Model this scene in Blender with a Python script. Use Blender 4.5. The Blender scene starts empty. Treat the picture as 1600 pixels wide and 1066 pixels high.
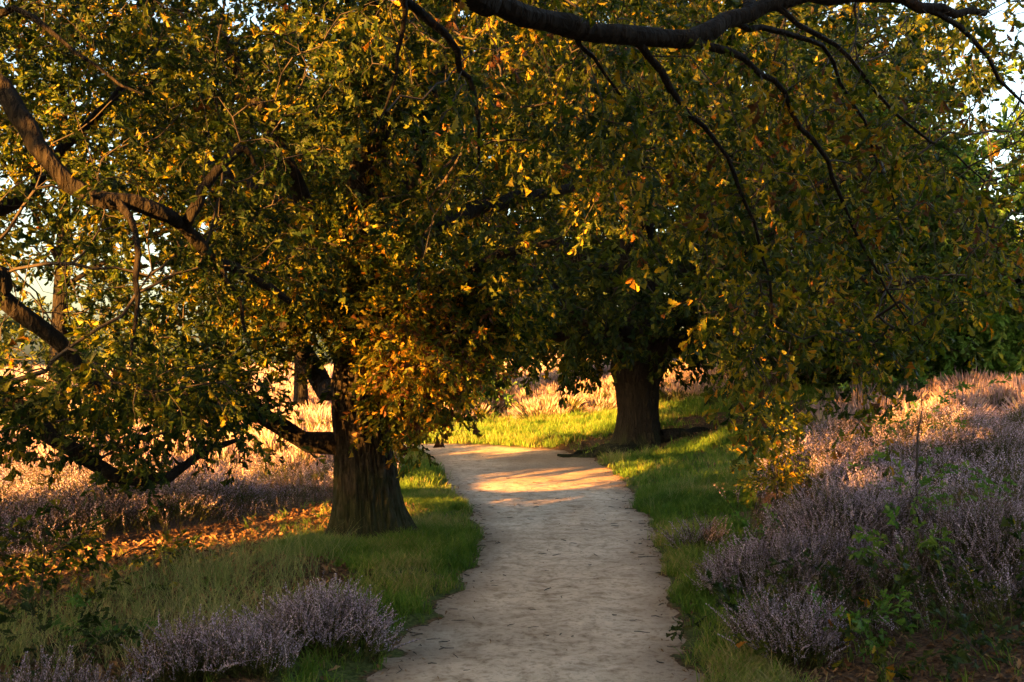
import bpy, math
import numpy as np
from mathutils import Vector
rng = np.random.default_rng(7)
PI = math.pi
scn = bpy.context.scene
COL = scn.collection

# ---------------------------------------------------------------- camera
F = 1600 * 35 / 36.0
CAMH = 1.6
TH = math.atan(47 / F)
cam = bpy.data.objects.new('camera', bpy.data.cameras.new('camera'))
COL.objects.link(cam)
cam.data.lens = 35; cam.data.sensor_width = 36
cam.data.clip_start = 0.05; cam.data.clip_end = 3000
cam.location = (0, 0, CAMH); cam.rotation_euler = (PI / 2 + TH, 0, 0)
scn.camera = cam
FW = np.array([0, math.cos(TH), math.sin(TH)]); UPV = np.array([0, -math.sin(TH), math.cos(TH)])

def at(px, py, Y):
    d = FW + np.array([1., 0, 0]) * ((px - 800) / F) + UPV * ((533 - py) / F)
    return np.array([0, 0, CAMH]) + d * (Y / d[1])

def project(P):
    P = np.atleast_2d(P) - np.array([0, 0, CAMH])
    w = P @ FW
    w = np.where(w < 0.05, 0.05, w)
    return 800 + F * P[:, 0] / w, 533 - F * (P @ UPV) / w, w

# ---------------------------------------------------------------- noise
def _h(ix, iy, iz, seed):
    n = (ix * 374761393 + iy * 668265263 + iz * 2147483647 + seed * 1274126177) & 0xffffffff
    n = ((n ^ (n >> 13)) * 1274126177) & 0xffffffff
    n = (n ^ (n >> 16)) & 0xffff
    return n / 65535.0

def vnoise(x, y, z=0.0, seed=0):
    x, y, z = np.broadcast_arrays(np.asarray(x, float), np.asarray(y, float), np.asarray(z, float))
    ix, iy, iz = [np.floor(a).astype(np.int64) for a in (x, y, z)]
    fx, fy, fz = x - ix, y - iy, z - iz
    fx, fy, fz = [a * a * (3 - 2 * a) for a in (fx, fy, fz)]
    r = 0
    for dx in (0, 1):
        for dy in (0, 1):
            for dz in (0, 1):
                w = (fx if dx else 1 - fx) * (fy if dy else 1 - fy) * (fz if dz else 1 - fz)
                r = r + w * _h(ix + dx, iy + dy, iz + dz, seed)
    return r

def fbm(x, y, z=0.0, seed=0, o=3):
    r = 0; a = 0.5; t = 0
    for k in range(o):
        r = r + a * vnoise(x * 2 ** k, y * 2 ** k, np.asarray(z) * 2 ** k, seed + k); t += a; a *= 0.5
    return r / t

def sstep(x, a, b):
    t = np.clip((x - a) / (b - a), 0, 1)
    return t * t * (3 - 2 * t)

# ---------------------------------------------------------------- path and terrain
LE = np.array([(-1.0, -30), (-1.0, 0), (-0.92, 4), (-0.80, 5.12), (-.63, 6.15), (-.42, 7.32), (-.33, 9.2), (-.42, 10.8), (-.62, 12.1), (-1.1, 15.6), (-1.8, 19.6), (-2.6, 20.5)])
RE = np.array([(.85, -30), (.85, 0), (.9, 4), (.94, 5.12), (1.10, 6.7), (1.23, 7.8), (1.36, 9.2), (1.53, 11.9), (1.60, 13.5), (1.62, 16.1), (1.5, 18.4), (.8, 21.2)])
BEND = np.array([(0.1, 19.8), (-.9, 20.8), (-2.6, 21.4), (-6, 22.6), (-11, 25.2), (-20, 31), (-40, 40)])

def pathdist(x, y):
    """signed distance-like value, negative inside the path; side -1 left, +1 right"""
    x = np.asarray(x, float); y = np.asarray(y, float)
    wob = (vnoise(x * 2.3, y * 2.3, 0, 5) - .5) * .20 + (vnoise(x * 7, y * 7, 0, 6) - .5) * .12
    l = np.interp(y, LE[:, 1], LE[:, 0]); r = np.interp(y, RE[:, 1], RE[:, 0])
    d = np.maximum(l - x, x - r)
    d = np.where(y > 20.2, np.maximum(d, (y - 20.2)), d)
    d2 = np.full(x.shape, 1e9)
    for a, b in zip(BEND[:-1], BEND[1:]):
        ab = b - a; t = np.clip(((x - a[0]) * ab[0] + (y - a[1]) * ab[1]) / (ab @ ab), 0, 1)
        d2 = np.minimum(d2, np.hypot(x - a[0] - t * ab[0], y - a[1] - t * ab[1]))
    d = np.minimum(d, d2 - 0.95)
    side = np.where(x > (l + r) / 2, 1, -1)
    return d + wob, side

def height(x, y):
    x = np.asarray(x, float); y = np.asarray(y, float)
    d, side = pathdist(x, y)
    r = np.interp(y, RE[:, 1], RE[:, 0])
    t = np.maximum(0, x - r - .25)
    up = 0.19 * (np.sqrt(t * t + .3) - .548)
    up = 1.5 * (1 - np.exp(-up / 1.5))
    up *= sstep(y, -6, 5)
    h = up
    tl = np.maximum(0, -x - 1.6)
    h = h - 0.45 * (1 - np.exp(-tl * .10)) * (1 - sstep(y, 14, 30))
    h = h + sstep(y, 24, 75) * (.9 + 1.7 * sstep(x, -8, 30))
    h = h + .35 * sstep(y, 24, 34) * sstep(x, -6, 4)
    out = sstep(d, 0.0, .5)
    h = h + out * ((fbm(x * .8, y * .8, 0, 11) - .45) * .16 + (vnoise(x * 3.1, y * 3.1, 0, 14) - .4) * .05)
    h = h + (fbm(x * .12, y * .12, 0, 21) - .5) * .8 * sstep(y, 24, 60)
    h = h + sstep(d, 0.03, .25) * .035
    return h

# zones: returns dict of weights
def zones(x, y):
    d, side = pathdist(x, y)
    wr = np.interp(y, [0, 4, 6, 9, 11, 12, 14, 16, 20, 23], [.5, .5, .55, .75, 1.0, 1.35, 2.1, 3.1, 4.6, 5.5])
    wl = np.interp(y, [0, 4, 5.5, 7, 8, 8.8, 10.4, 11.0, 13, 20], [.3, .35, .5, .62, 1.0, 1.9, 1.7, .75, .7, .8])
    n = fbm(x * 1.2, y * 1.2, 0, 31)
    n2 = fbm(x * .5, y * .5, 0, 37)
    w = np.where(side > 0, wr, wl) * (0.75 + .5 * n)
    grass = (1 - sstep(d, w * .8, w * 1.15)) * (d > 0)
    # bright turf beyond the second tree and behind the bend
    far = sstep(y, 21, 22.5) * (1 - sstep(y, 26.0 + n * 2 + .12 * x, 28.2 + n * 2 + .12 * x)) * (d > 0)
    grass = np.maximum(grass, far)
    # wispy grass on the left
    tuss = sstep(n, .35, .6) * sstep(-x, 1.1, 2.0) * (1 - sstep(-x, 2.7, 3.5)) * sstep(y, 4.6, 5.4) * (1 - sstep(y - 1.9 * (x + 1.9), 8.2, 9.4)) * (d > 0)
    # heather
    line = 11.1 + 1.55 * (x + 2.2)        # far edge of the litter strip on the left
    # bare leaf-strewn soil round the second trunk and in a band to its right
    ax, ay, cx_, cy_ = 1.3, 18.9, 7.5, 24.0
    tq = np.clip(((x - ax) * (cx_ - ax) + (y - ay) * (cy_ - ay)) / ((cx_ - ax) ** 2 + (cy_ - ay) ** 2), 0, 1)
    ds = np.hypot(x - ax - tq * (cx_ - ax), y - ay - tq * (cy_ - ay))
    soil = 1 - sstep(ds + (n - .5) * 2.0, 1.3, 2.1)
    ls = (side < 0) * sstep(y, line - 2.9 + .8 * n, line - 2.1 + .8 * n) * (d > 1.0)
    grass = grass * (1 - .93 * np.maximum(soil, ls * .9))
    hr = (side > 0) * sstep(d, w * .95, w * 1.35) * sstep(y, 4.9 + .1 * x, 5.7 + .1 * x) * (1 - soil)
    hl = (side < 0) * sstep(y, line - .2 + n, line + .5 + n) * sstep(d, .7, 1.2)
    hfar = sstep(y, 26.2 + n * 2 + .12 * x, 28.0 + n * 2 + .12 * x)
    hz = np.where(y > 21.5, hfar, np.where(side > 0, hr, hl))
    hz = np.where((y > 21.5) & (x < -4), sstep(d, .6, 1.4), hz)
    lit = np.clip(1 - grass - hz, 0, 1)
    return dict(d=d, side=side, grass=grass, tuss=tuss, heath=hz, litter=lit, n=n, n2=n2)

# ---------------------------------------------------------------- materials
def newmat(name):
    m = bpy.data.materials.new(name); m.use_nodes = True
    nt = m.node_tree; nt.nodes.clear()
    out = nt.nodes.new('ShaderNodeOutputMaterial')
    return m, nt, out

def N(nt, t, **kw):
    n = nt.nodes.new('ShaderNode' + t)
    for k, v in kw.items():
        if k in n.inputs: n.inputs[k].default_value = v
        else: setattr(n, k, v)
    return n

def ramp(nt, stops, interp='LINEAR'):
    r = nt.nodes.new('ShaderNodeValToRGB'); cr = r.color_ramp; cr.interpolation = interp
    while len(cr.elements) < len(stops): cr.elements.new(.5)
    for e, (p, c) in zip(cr.elements, stops):
        e.position = p; e.color = (*c, 1)
    return r

def foliage_mat(name, stops, transl=.35, tcol=1.6, rough=.5, spec=.2):
    m, nt, out = newmat(name); L = nt.links.new
    a = N(nt, 'Attribute', attribute_name='tint')
    r = ramp(nt, stops); L(a.outputs['Fac'], r.inputs[0])
    p = N(nt, 'BsdfPrincipled'); p.inputs['Roughness'].default_value = rough
    p.inputs['Specular IOR Level'].default_value = spec
    L(r.outputs[0], p.inputs['Base Color'])
    hs = N(nt, 'HueSaturation'); hs.inputs['Value'].default_value = tcol; hs.inputs['Saturation'].default_value = 1.1
    L(r.outputs[0], hs.inputs['Color'])
    t = N(nt, 'BsdfTranslucent'); L(hs.outputs[0], t.inputs[0])
    mx = N(nt, 'MixShader'); mx.inputs[0].default_value = transl
    L(p.outputs[0], mx.inputs[1]); L(t.outputs[0], mx.inputs[2]); L(mx.outputs[0], out.inputs[0])
    return m

def plain_mat(name, col, rough=.9, var=.3, scale=8):
    m, nt, out = newmat(name); L = nt.links.new
    tc = N(nt, 'TexCoord'); n = N(nt, 'TexNoise'); n.inputs['Scale'].default_value = scale; n.inputs['Detail'].default_value = 4
    L(tc.outputs['Object'], n.inputs['Vector'])
    c = np.array(col)
    r = ramp(nt, [(.3, tuple(c * (1 - var))), (.7, tuple(c * (1 + var)))]); L(n.outputs[0], r.inputs[0])
    p = N(nt, 'BsdfPrincipled'); p.inputs['Roughness'].default_value = rough
    L(r.outputs[0], p.inputs['Base Color']); L(p.outputs[0], out.inputs[0])
    return m

def bark_mat(name, moss_top=.7, base=(.014, .011, .008), ridge=(.06, .046, .031)):
    m, nt, out = newmat(name); L = nt.links.new
    tc = N(nt, 'TexCoord')
    mp = N(nt, 'Mapping'); mp.inputs['Scale'].default_value = (26, 26, 8); L(tc.outputs['Object'], mp.inputs[0])
    n1 = N(nt, 'TexNoise'); n1.inputs['Scale'].default_value = 1; n1.inputs['Detail'].default_value = 6; n1.inputs['Distortion'].default_value = 1.6
    L(mp.outputs[0], n1.inputs['Vector'])
    v = N(nt, 'TexVoronoi', feature='DISTANCE_TO_EDGE'); v.inputs['Scale'].default_value = .55
    L(mp.outputs[0], v.inputs['Vector'])
    r = ramp(nt, [(.32, base), (.68, ridge)]); L(n1.outputs[0], r.inputs[0])
    vr = ramp(nt, [(0, (.35, .35, .35)), (.25, (1, 1, 1))]); L(v.outputs['Distance'], vr.inputs[0])
    mul = N(nt, 'MixRGB', blend_type='MULTIPLY'); mul.inputs[0].default_value = .8
    L(r.outputs[0], mul.inputs[1]); L(vr.outputs[0], mul.inputs[2])
    # moss low on the stem
    sep = N(nt, 'SeparateXYZ'); L(tc.outputs['Object'], sep.inputs[0])
    n2 = N(nt, 'TexNoise'); n2.inputs['Scale'].default_value = 5; n2.inputs['Detail'].default_value = 4; L(tc.outputs['Object'], n2.inputs['Vector'])
    ad = N(nt, 'Math', operation='MULTIPLY_ADD'); L(n2.outputs[0], ad.inputs[0]); ad.inputs[1].default_value = -1.6; L(sep.outputs[2], ad.inputs[2])
    mr = N(nt, 'MapRange'); mr.inputs['From Min'].default_value = moss_top - .75; mr.inputs['From Max'].default_value = moss_top - 1.15
    mr.inputs['To Min'].default_value = 0; mr.inputs['To Max'].default_value = .5
    L(ad.outputs[0], mr.inputs['Value'])
    mm = N(nt, 'MixRGB'); L(mr.outputs[0], mm.inputs[0]); L(mul.outputs[0], mm.inputs[1]); mm.inputs[2].default_value = (.022, .032, .007, 1)
    p = N(nt, 'BsdfPrincipled'); p.inputs['Roughness'].default_value = .9; p.inputs['Specular IOR Level'].default_value = .2
    L(mm.outputs[0], p.inputs['Base Color'])
    addh = N(nt, 'Math', operation='MULTIPLY_ADD'); L(n1.outputs[0], addh.inputs[0]); addh.inputs[1].default_value = .6; L(v.outputs['Distance'], addh.inputs[2])
    b = N(nt, 'Bump'); b.inputs['Strength'].default_value = 1; b.inputs['Distance'].default_value = .05
    L(addh.outputs[0], b.inputs['Height']); L(b.outputs[0], p.inputs['Normal'])
    L(p.outputs[0], out.inputs[0])
    return m

G1, G2, G3, YE, OR = (.006, .014, .004), (.014, .030, .005), (.072, .088, .009), (.24, .185, .016), (.27, .11, .010)
M_LEAF = foliage_mat('oak_leaves', [(0, G1), (.35, G2), (.7, G3), (.88, YE), (.96, OR), (1, (.08, .033, .012))], .4, 1.9, .5, .16)
M_LEAF2 = foliage_mat('oak_leaves_golden', [(0, G1), (.35, G2), (.68, G3), (.84, YE), (.955, OR), (1, (.07, .03, .012))], .4, 1.9, .5, .16)
M_LEAFD = foliage_mat('dark_leaves', [(0, (.012, .022, .006)), (.6, (.025, .045, .01)), (1, (.06, .065, .013))], .25, 1.4, .5, .15)
M_LEAFG = foliage_mat('fresh_green_leaves', [(0, (.03, .08, .012)), (.6, (.07, .15, .025)), (1, (.13, .19, .035))], .35, 1.6, .5, .2)
M_GRASS = foliage_mat('grass_blades', [(0, (.038, .085, .012)), (.45, (.08, .155, .02)), (.8, (.16, .20, .035)), (1, (.30, .24, .10))], .3, 1.4, .6, .12)
M_WISP = foliage_mat('dry_grass_blades', [(0, (.07, .12, .03)), (.5, (.17, .20, .07)), (1, (.36, .31, .16))], .3, 1.4, .6, .2)
M_FLOWER = foliage_mat('heather_flowers', [(0, (.06, .042, .03)), (.3, (.17, .125, .12)), (.6, (.31, .245, .33)), (.85, (.48, .40, .54)), (1, (.52, .44, .48))], .2, 1.1, .8, .1)
M_FLOWERF = foliage_mat('faded_heather_flowers', [(0, (.09, .065, .035)), (.4, (.22, .15, .14)), (.75, (.36, .25, .26)), (1, (.38, .30, .17))], .2, 1.1, .8, .1)
M_HSTEM = foliage_mat('heather_stems', [(0, (.028, .028, .012)), (.55, (.06, .07, .02)), (1, (.12, .11, .04))], .15, 1.2, .8, .1)
M_LITTER = foliage_mat('fallen_leaves', [(0, (.05, .028, .016)), (.4, (.12, .062, .03)), (.8, (.22, .12, .055)), (1, (.30, .19, .10))], .1, 1.1, .7, .2)
M_TWIG = plain_mat('twig_bark', (.022, .016, .011), .85, .3, 20)
M_BARK1 = bark_mat('furrowed_oak_bark', .75)
M_BARK2 = bark_mat('dark_oak_bark', .35, (.006, .005, .004), (.020, .015, .011))
M_BARK3 = bark_mat('branch_bark', -5, (.008, .0062, .0045), (.020, .015, .011))

def ground_mat():
    m, nt, out = newmat('heath_soil'); L = nt.links.new
    g = N(nt, 'NewGeometry')
    def noise(s, d=5, dist=0):
        n = N(nt, 'TexNoise'); n.inputs['Scale'].default_value = s; n.inputs['Detail'].default_value = d; n.inputs['Distortion'].default_value = dist
        L(g.outputs['Position'], n.inputs['Vector']); return n
    n1, n2, n3 = noise(38, 6), noise(3.5, 5, .4), noise(.25, 5)
    soil = ramp(nt, [(.3, (.035, .022, .014)), (.5, (.085, .05, .03)), (.72, (.19, .11, .06))]); L(n1.outputs[0], soil.inputs[0])
    green = ramp(nt, [(.3, (.03, .05, .012)), (.7, (.085, .12, .03))]); L(n1.outputs[0], green.inputs[0])
    hea = ramp(nt, [(.3, (.05, .04, .025)), (.5, (.13, .10, .07)), (.75, (.22, .17, .13))]); L(n2.outputs[0], hea.inputs[0])
    ag = N(nt, 'Attribute', attribute_name='grass'); ah = N(nt, 'Attribute', attribute_name='heath')
    m1 = N(nt, 'MixRGB'); L(ag.outputs['Fac'], m1.inputs[0]); L(soil.outputs[0], m1.inputs[1]); L(green.outputs[0], m1.inputs[2])
    m2 = N(nt, 'MixRGB'); L(ah.outputs['Fac'], m2.inputs[0]); L(m1.outputs[0], m2.inputs[1]); L(hea.outputs[0], m2.inputs[2])
    p = N(nt, 'BsdfPrincipled'); p.inputs['Roughness'].default_value = .95; p.inputs['Specular IOR Level'].default_value = .1
    L(m2.outputs[0], p.inputs['Base Color'])
    b = N(nt, 'Bump'); b.inputs['Strength'].default_value = .8; b.inputs['Distance'].default_value = .03
    L(n1.outputs[0], b.inputs['Height']); L(b.outputs[0], p.inputs['Normal']); L(p.outputs[0], out.inputs[0])
    return m

def path_mat():
    m, nt, out = newmat('trodden_sand'); L = nt.links.new
    g = N(nt, 'NewGeometry')
    def noise(s, d=5, dist=0, rough=.55):
        n = N(nt, 'TexNoise'); n.inputs['Scale'].default_value = s; n.inputs['Detail'].default_value = d; n.inputs['Distortion'].default_value = dist; n.inputs['Roughness'].default_value = rough
        L(g.outputs['Position'], n.inputs['Vector']); return n
    big, mid, fine, clod = noise(.9, 5, .3), noise(6, 6, .5, .65), noise(90, 4), noise(22, 5, .3, .7)
    c1 = ramp(nt, [(.3, (.50, .40, .305)), (.52, (.63, .52, .41)), (.75, (.74, .63, .51))]); L(big.outputs[0], c1.inputs[0])
    c2 = ramp(nt, [(.34, (.42, .34, .26)), (.47, (.85, .82, .78)), (.60, (1.08, 1.06, 1.04))]); L(mid.outputs[0], c2.inputs[0])
    mu = N(nt, 'MixRGB', blend_type='MULTIPLY'); mu.inputs[0].default_value = .75; L(c1.outputs[0], mu.inputs[1]); L(c2.outputs[0], mu.inputs[2])
    c3 = ramp(nt, [(.36, (.34, .28, .22)), (.50, (1, 1, 1))]); L(clod.outputs[0], c3.inputs[0])
    mu2 = N(nt, 'MixRGB', blend_type='MULTIPLY'); mu2.inputs[0].default_value = .55; L(mu.outputs[0], mu2.inputs[1]); L(c3.outputs[0], mu2.inputs[2])
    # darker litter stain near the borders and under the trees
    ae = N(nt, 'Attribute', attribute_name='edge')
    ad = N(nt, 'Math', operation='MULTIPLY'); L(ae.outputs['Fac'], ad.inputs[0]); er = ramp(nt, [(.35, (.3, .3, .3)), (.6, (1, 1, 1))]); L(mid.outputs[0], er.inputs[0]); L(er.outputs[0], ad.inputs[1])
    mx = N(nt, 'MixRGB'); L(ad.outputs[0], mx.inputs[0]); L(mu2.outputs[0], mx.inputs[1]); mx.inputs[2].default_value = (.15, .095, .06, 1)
    p = N(nt, 'BsdfPrincipled'); p.inputs['Roughness'].default_value = .95; p.inputs['Specular IOR Level'].default_value = .15
    L(mx.outputs[0], p.inputs['Base Color'])
    hh = N(nt, 'Math', operation='MULTIPLY_ADD'); L(clod.outputs[0], hh.inputs[0]); hh.inputs[1].default_value = 1.6; L(fine.outputs[0], hh.inputs[2])
    b = N(nt, 'Bump'); b.inputs['Strength'].default_value = .8; b.inputs['Distance'].default_value = .02
    L(hh.outputs[0], b.inputs['Height']); L(b.outputs[0], p.inputs['Normal']); L(p.outputs[0], out.inputs[0])
    return m

SUN = np.array([.60, .80]); EL = math.radians(8.5); TE = math.tan(EL)
PERP = np.array([.80, -.60])
def st(P):
    a = P[:, 0] * SUN[0] + P[:, 1] * SUN[1]; s_ = P[:, 0] * PERP[0] + P[:, 1] * PERP[1]
    return s_, P[:, 2] + TE * a
CLEAR = [(1000, 150, 5.6, .35), (1150, 200, 5.6, .35), (1260, 330, 5.8, .35), (1100, 340, 5.8, .35), (930, 250, 6, .3), (1330, 180, 6, .3), (1200, 480, 6, .3), (650, 600, 8.3, .7), (640, 600, 9, .8), (700, 620, 9, .6), (740, 560, 9, .5), (560, 500, 9.3, .5), (470, 450, 9.5, .8), (420, 350, 9, .7), (330, 400, 8, .5), (450, 560, 9, .6),
         (900, 200, 9, .75), (1150, 250, 9, .6), (1080, 150, 9, .5), (1280, 330, 7, .4), (1000, 560, 14, .7), (1180, 430, 8, .5), (830, 320, 9, .7), (960, 400, 9, .9), (1080, 320, 9.5, .9), (930, 500, 10, .8), (1050, 480, 11, .8), (1130, 560, 14, .7), (1000, 120, 9, .6),
         (1230, 250, 7, .5), (1370, 330, 7, .5), (1300, 400, 7, .45), (1200, 350, 7, .45), (1180, 500, 7, .4), (1330, 110, 8, .45), (1450, 420, 8, .5), (1250, 560, 7, .4),
         (430, 60, 9, .9), (520, 30, 9, .5), (850, 80, 5, .35), (1200, 130, 9, .6), (100, 520, 7, .5), (60, 610, 7, .4), (200, 480, 7, .4), (250, 300, 8, .25), (640, 330, 10, .3), (700, 180, 9, .3),
         (1215, 740, 10.7, .5), (1160, 740, 13, .35), (1520, 625, 15, .35), (1400, 640, 16, .35),
         (735, 782, 12.3, .4), (720, 760, 13.6, .5), (800, 758, 14, .5), (870, 745, 15, .5), (780, 735, 16, .5), (900, 730, 16.5, .5), (940, 760, 13.6, .25),
         (1010, 735, 15.5, .35), (1060, 705, 18, .35), (1150, 690, 19, .4), (1230, 655, 22, .4), (1100, 650, 24, .4)]  # places aimed to be sunlit; blocking foliage is carved away for each
_st = st
_sh = np.array([[float(q[0]) for q in st(at(a, b, y)[None])] for a, b, y in [(0, 135, 5.5), (30, 180, 5.45), (60, 225, 5.4), (115, 290, 5.4), (180, 310, 5.45), (245, 330, 5.6), (310, 270, 5.8), (370, 235, 5.9), (860, 33, 4.4), (1050, 62, 4.7)]])
_cl = np.array([[*[float(q[0]) for q in st(at(a, b, y)[None])], r] for a, b, y, r in CLEAR])
LOWBEAM = [(780, 776, 12.6, .25), (860, 774, 12.8, .25), (930, 768, 13.2, .25), (735, 782, 12.3, .25), (720, 760, 13.6, .25), (800, 758, 14, .25), (870, 745, 15, .25), (960, 745, 15, .25), (780, 735, 16, .2),
           (1010, 735, 15.5, .25), (1060, 705, 18, .4), (1150, 690, 19, .45), (1230, 665, 22, .45), (1000, 720, 17, .3), (1215, 735, 10.7, .35), (640, 610, 8.3, .4), (690, 620, 8.3, .4), (620, 540, 8.3, .35)]  # further aimed spots; sprays in view are carved for these too
_lb = np.array([[*[float(q[0]) for q in st(at(a, b, y)[None])], r] for a, b, y, r in LOWBEAM])
_la = np.array([at(a, b, y) @ np.array([SUN[0], SUN[1], 0]) for a, b, y, r in LOWBEAM])
def low_openings(P):
    """sprays cut away sunward of those places so low sun can reach them"""
    a, b = st(P); al = P[:, 0] * SUN[0] + P[:, 1] * SUN[1]; k = np.ones(len(P), bool)
    for (s0, t0, r0), a0 in zip(_lb, _la): k &= (np.hypot(a - s0, (b - t0)) > r0) | (al > a0 - .6)
    return k
def openings(P):
    """cuts the unseen rear foliage open so shafts of low sun reach chosen places"""
    a, b = st(P); k = np.ones(len(P), bool)
    for s0, t0, r0 in _cl: k &= np.hypot(a - s0, (b - t0)) > r0
    for s0, t0 in _sh: k |= np.hypot(a - s0, (b - t0)) < .55
    return k & low_openings(P)

# ---------------------------------------------------------------- mesh buffer
class Buf:
    def __init__(s): s.v = []; s.f = []; s.t = []; s.n = 0
    def add(s, V, faces, tint, mat=0):
        """faces: list of (array(m,k), matindex)"""
        V = np.asarray(V, float); s.v.append(V)
        s.t.append(np.broadcast_to(np.asarray(tint, float), (len(V),)).copy())
        for fa, mi in faces:
            fa = np.asarray(fa, int)
            if len(fa): s.f.append((fa + s.n, mi))
        s.n += len(V)
    def inst(s, T, P, R, S, tint):
        """instance template T at P with rotation matrices R (N,3,3), scales S"""
        P = np.asarray(P, float); n = len(P)
        if n == 0: return
        V = T['v']; nv = len(V)
        S = np.broadcast_to(np.asarray(S, float), (n,))
        W = np.einsum('nij,vj->nvi', R, V) * S[:, None, None] + P[:, None, :]
        s.v.append(W.reshape(-1, 3))
        tt = (np.asarray(tint)[:, None] * .55 + T['t'][None, :] * .45)
        tt = np.clip((tt - .5) * 1.35 + .5, 0, 1)
        s.t.append(tt.reshape(-1))
        off = (np.arange(n) * nv + s.n)
        for fa, mi in T['f']:
            k = fa.shape[1]
            s.f.append(((fa[None] + off[:, None, None]).reshape(-1, k), mi))
        s.n += n * nv
    def mesh(s, name, mats, smooth=False, attrs=None):
        V = np.concatenate(s.v); me = bpy.data.meshes.new(name)
        me.vertices.add(len(V)); me.vertices.foreach_set('co', V.astype(np.float32).ravel())
        loops = np.concatenate([f.ravel() for f, _ in s.f]).astype(np.int32)
        tot = np.concatenate([np.full(len(f), f.shape[1], np.int32) for f, _ in s.f])
        mi = np.concatenate([np.full(len(f), m, np.int32) for f, m in s.f])
        st = np.concatenate([[0], np.cumsum(tot)[:-1]]).astype(np.int32)
        me.loops.add(len(loops)); me.loops.foreach_set('vertex_index', loops)
        me.polygons.add(len(tot)); me.polygons.foreach_set('loop_start', st); me.polygons.foreach_set('loop_total', tot)
        me.polygons.foreach_set('material_index', mi)
        me.polygons.foreach_set('use_smooth', np.full(len(tot), bool(smooth)))
        a = me.attributes.new('tint', 'FLOAT', 'POINT'); a.data.foreach_set('value', np.concatenate(s.t).astype(np.float32))
        for k, val in (attrs or {}).items():
            a = me.attributes.new(k, 'FLOAT', 'POINT'); a.data.foreach_set('value', np.asarray(val).astype(np.float32))
        for m in mats: me.materials.append(m)
        me.update(calc_edges=True)
        return me

def tag(o, label=None, cat=None, group=None, kind=None):
    if label: o['label'] = label
    if cat: o['category'] = cat
    if group: o['group'] = group
    if kind: o['kind'] = kind
    return o

def obj(name, buf, mats, parent=None, smooth=False, origin=(0, 0, 0), attrs=None):
    if not isinstance(mats, (list, tuple)): mats = [mats]
    o0 = np.array(origin, float)
    if parent is not None: o0 = np.array(parent.location)
    if np.any(o0): buf.v = [v - o0 for v in buf.v]
    me = buf.mesh(name, mats, smooth, attrs)
    o = bpy.data.objects.new(name, me); COL.objects.link(o)
    if parent is not None: o.parent = parent
    else: o.location = o0
    return o

def thing(name, label, cat, loc, group=None):
    o = bpy.data.objects.new(name, None); COL.objects.link(o)
    o.location = [float(a) for a in loc]; o.empty_display_size = .3
    return tag(o, label, cat, group)

# ---------------------------------------------------------------- templates
def norm(a): return a / (np.linalg.norm(a, axis=-1, keepdims=True) + 1e-9)

def frames(D, roll=None):
    """rotation matrices whose Y axis is D, rolled about it"""
    D = norm(np.asarray(D, float)); n = len(D)
    up = np.tile([0, 0, 1.], (n, 1)); up[np.abs(D[:, 2]) > .95] = [1, 0, 0]
    X = norm(np.cross(D, up)); Z = np.cross(X, D)
    if roll is not None:
        c, s_ = np.cos(roll)[:, None], np.sin(roll)[:, None]
        X, Z = X * c + Z * s_, Z * c - X * s_
    return np.stack([X, D, Z], axis=2)

OUT = {'hi': [(0, .015), (.14, .05), (.24, .15), (.32, .085), (.45, .23), (.55, .12), (.70, .28), (.80, .16), (.90, .17), (1, .02)],
       'mid': [(0, .02), (.25, .16), (.36, .09), (.62, .26), (.78, .14), (1, .03)],
       'low': [(0, .02), (.55, .27), (1, .02)]}

def leaf(lod, fold=.4, curl=.3, twist=0., wid=1.):
    o = np.array(OUT[lod]); n = len(o); y = o[:, 0]; w = o[:, 1] * wid
    tw = twist * y
    mid = np.stack([0 * y, y, -curl * y * y], 1)
    Ls = np.stack([-w, y, w * fold - curl * y * y], 1); Rs = np.stack([w, y, w * fold - curl * y * y], 1)
    def rot(P):
        c, s_ = np.cos(tw), np.sin(tw)
        return np.stack([P[:, 0] * c - P[:, 2] * s_, P[:, 1], P[:, 0] * s_ + P[:, 2] * c], 1)
    V = np.concatenate([mid, rot(Ls), rot(Rs)])
    i = np.arange(n - 1)
    f = np.concatenate([np.stack([i, i + 1, n + i + 1, n + i], 1), np.stack([i, 2 * n + i, 2 * n + i + 1, i + 1], 1)])
    return V, f

def tube(pts, rad, sides=5, cap=True):
    pts = np.asarray(pts, float); n = len(pts)
    T = np.gradient(pts, axis=0); T = norm(T)
    ref = np.array([0, 0, 1.]) if abs(T[0][2]) < .9 else np.array([1., 0, 0])
    x = norm(np.cross(T[0], ref)); rings = []
    for k in range(n):
        x = x - T[k] * (x @ T[k]); x = norm(x); y = np.cross(T[k], x)
        a = np.arange(sides) * 2 * PI / sides
        rings.append(pts[k] + rad[k] * (np.cos(a)[:, None] * x + np.sin(a)[:, None] * y))
    V = np.concatenate(rings)
    k = np.arange(n - 1)[:, None] * sides; j = np.arange(sides)[None]; j2 = (j + 1) % sides
    f = np.stack([k + j, k + j2, k + sides + j2, k + sides + j], -1).reshape(-1, 4)
    return V, f

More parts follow.
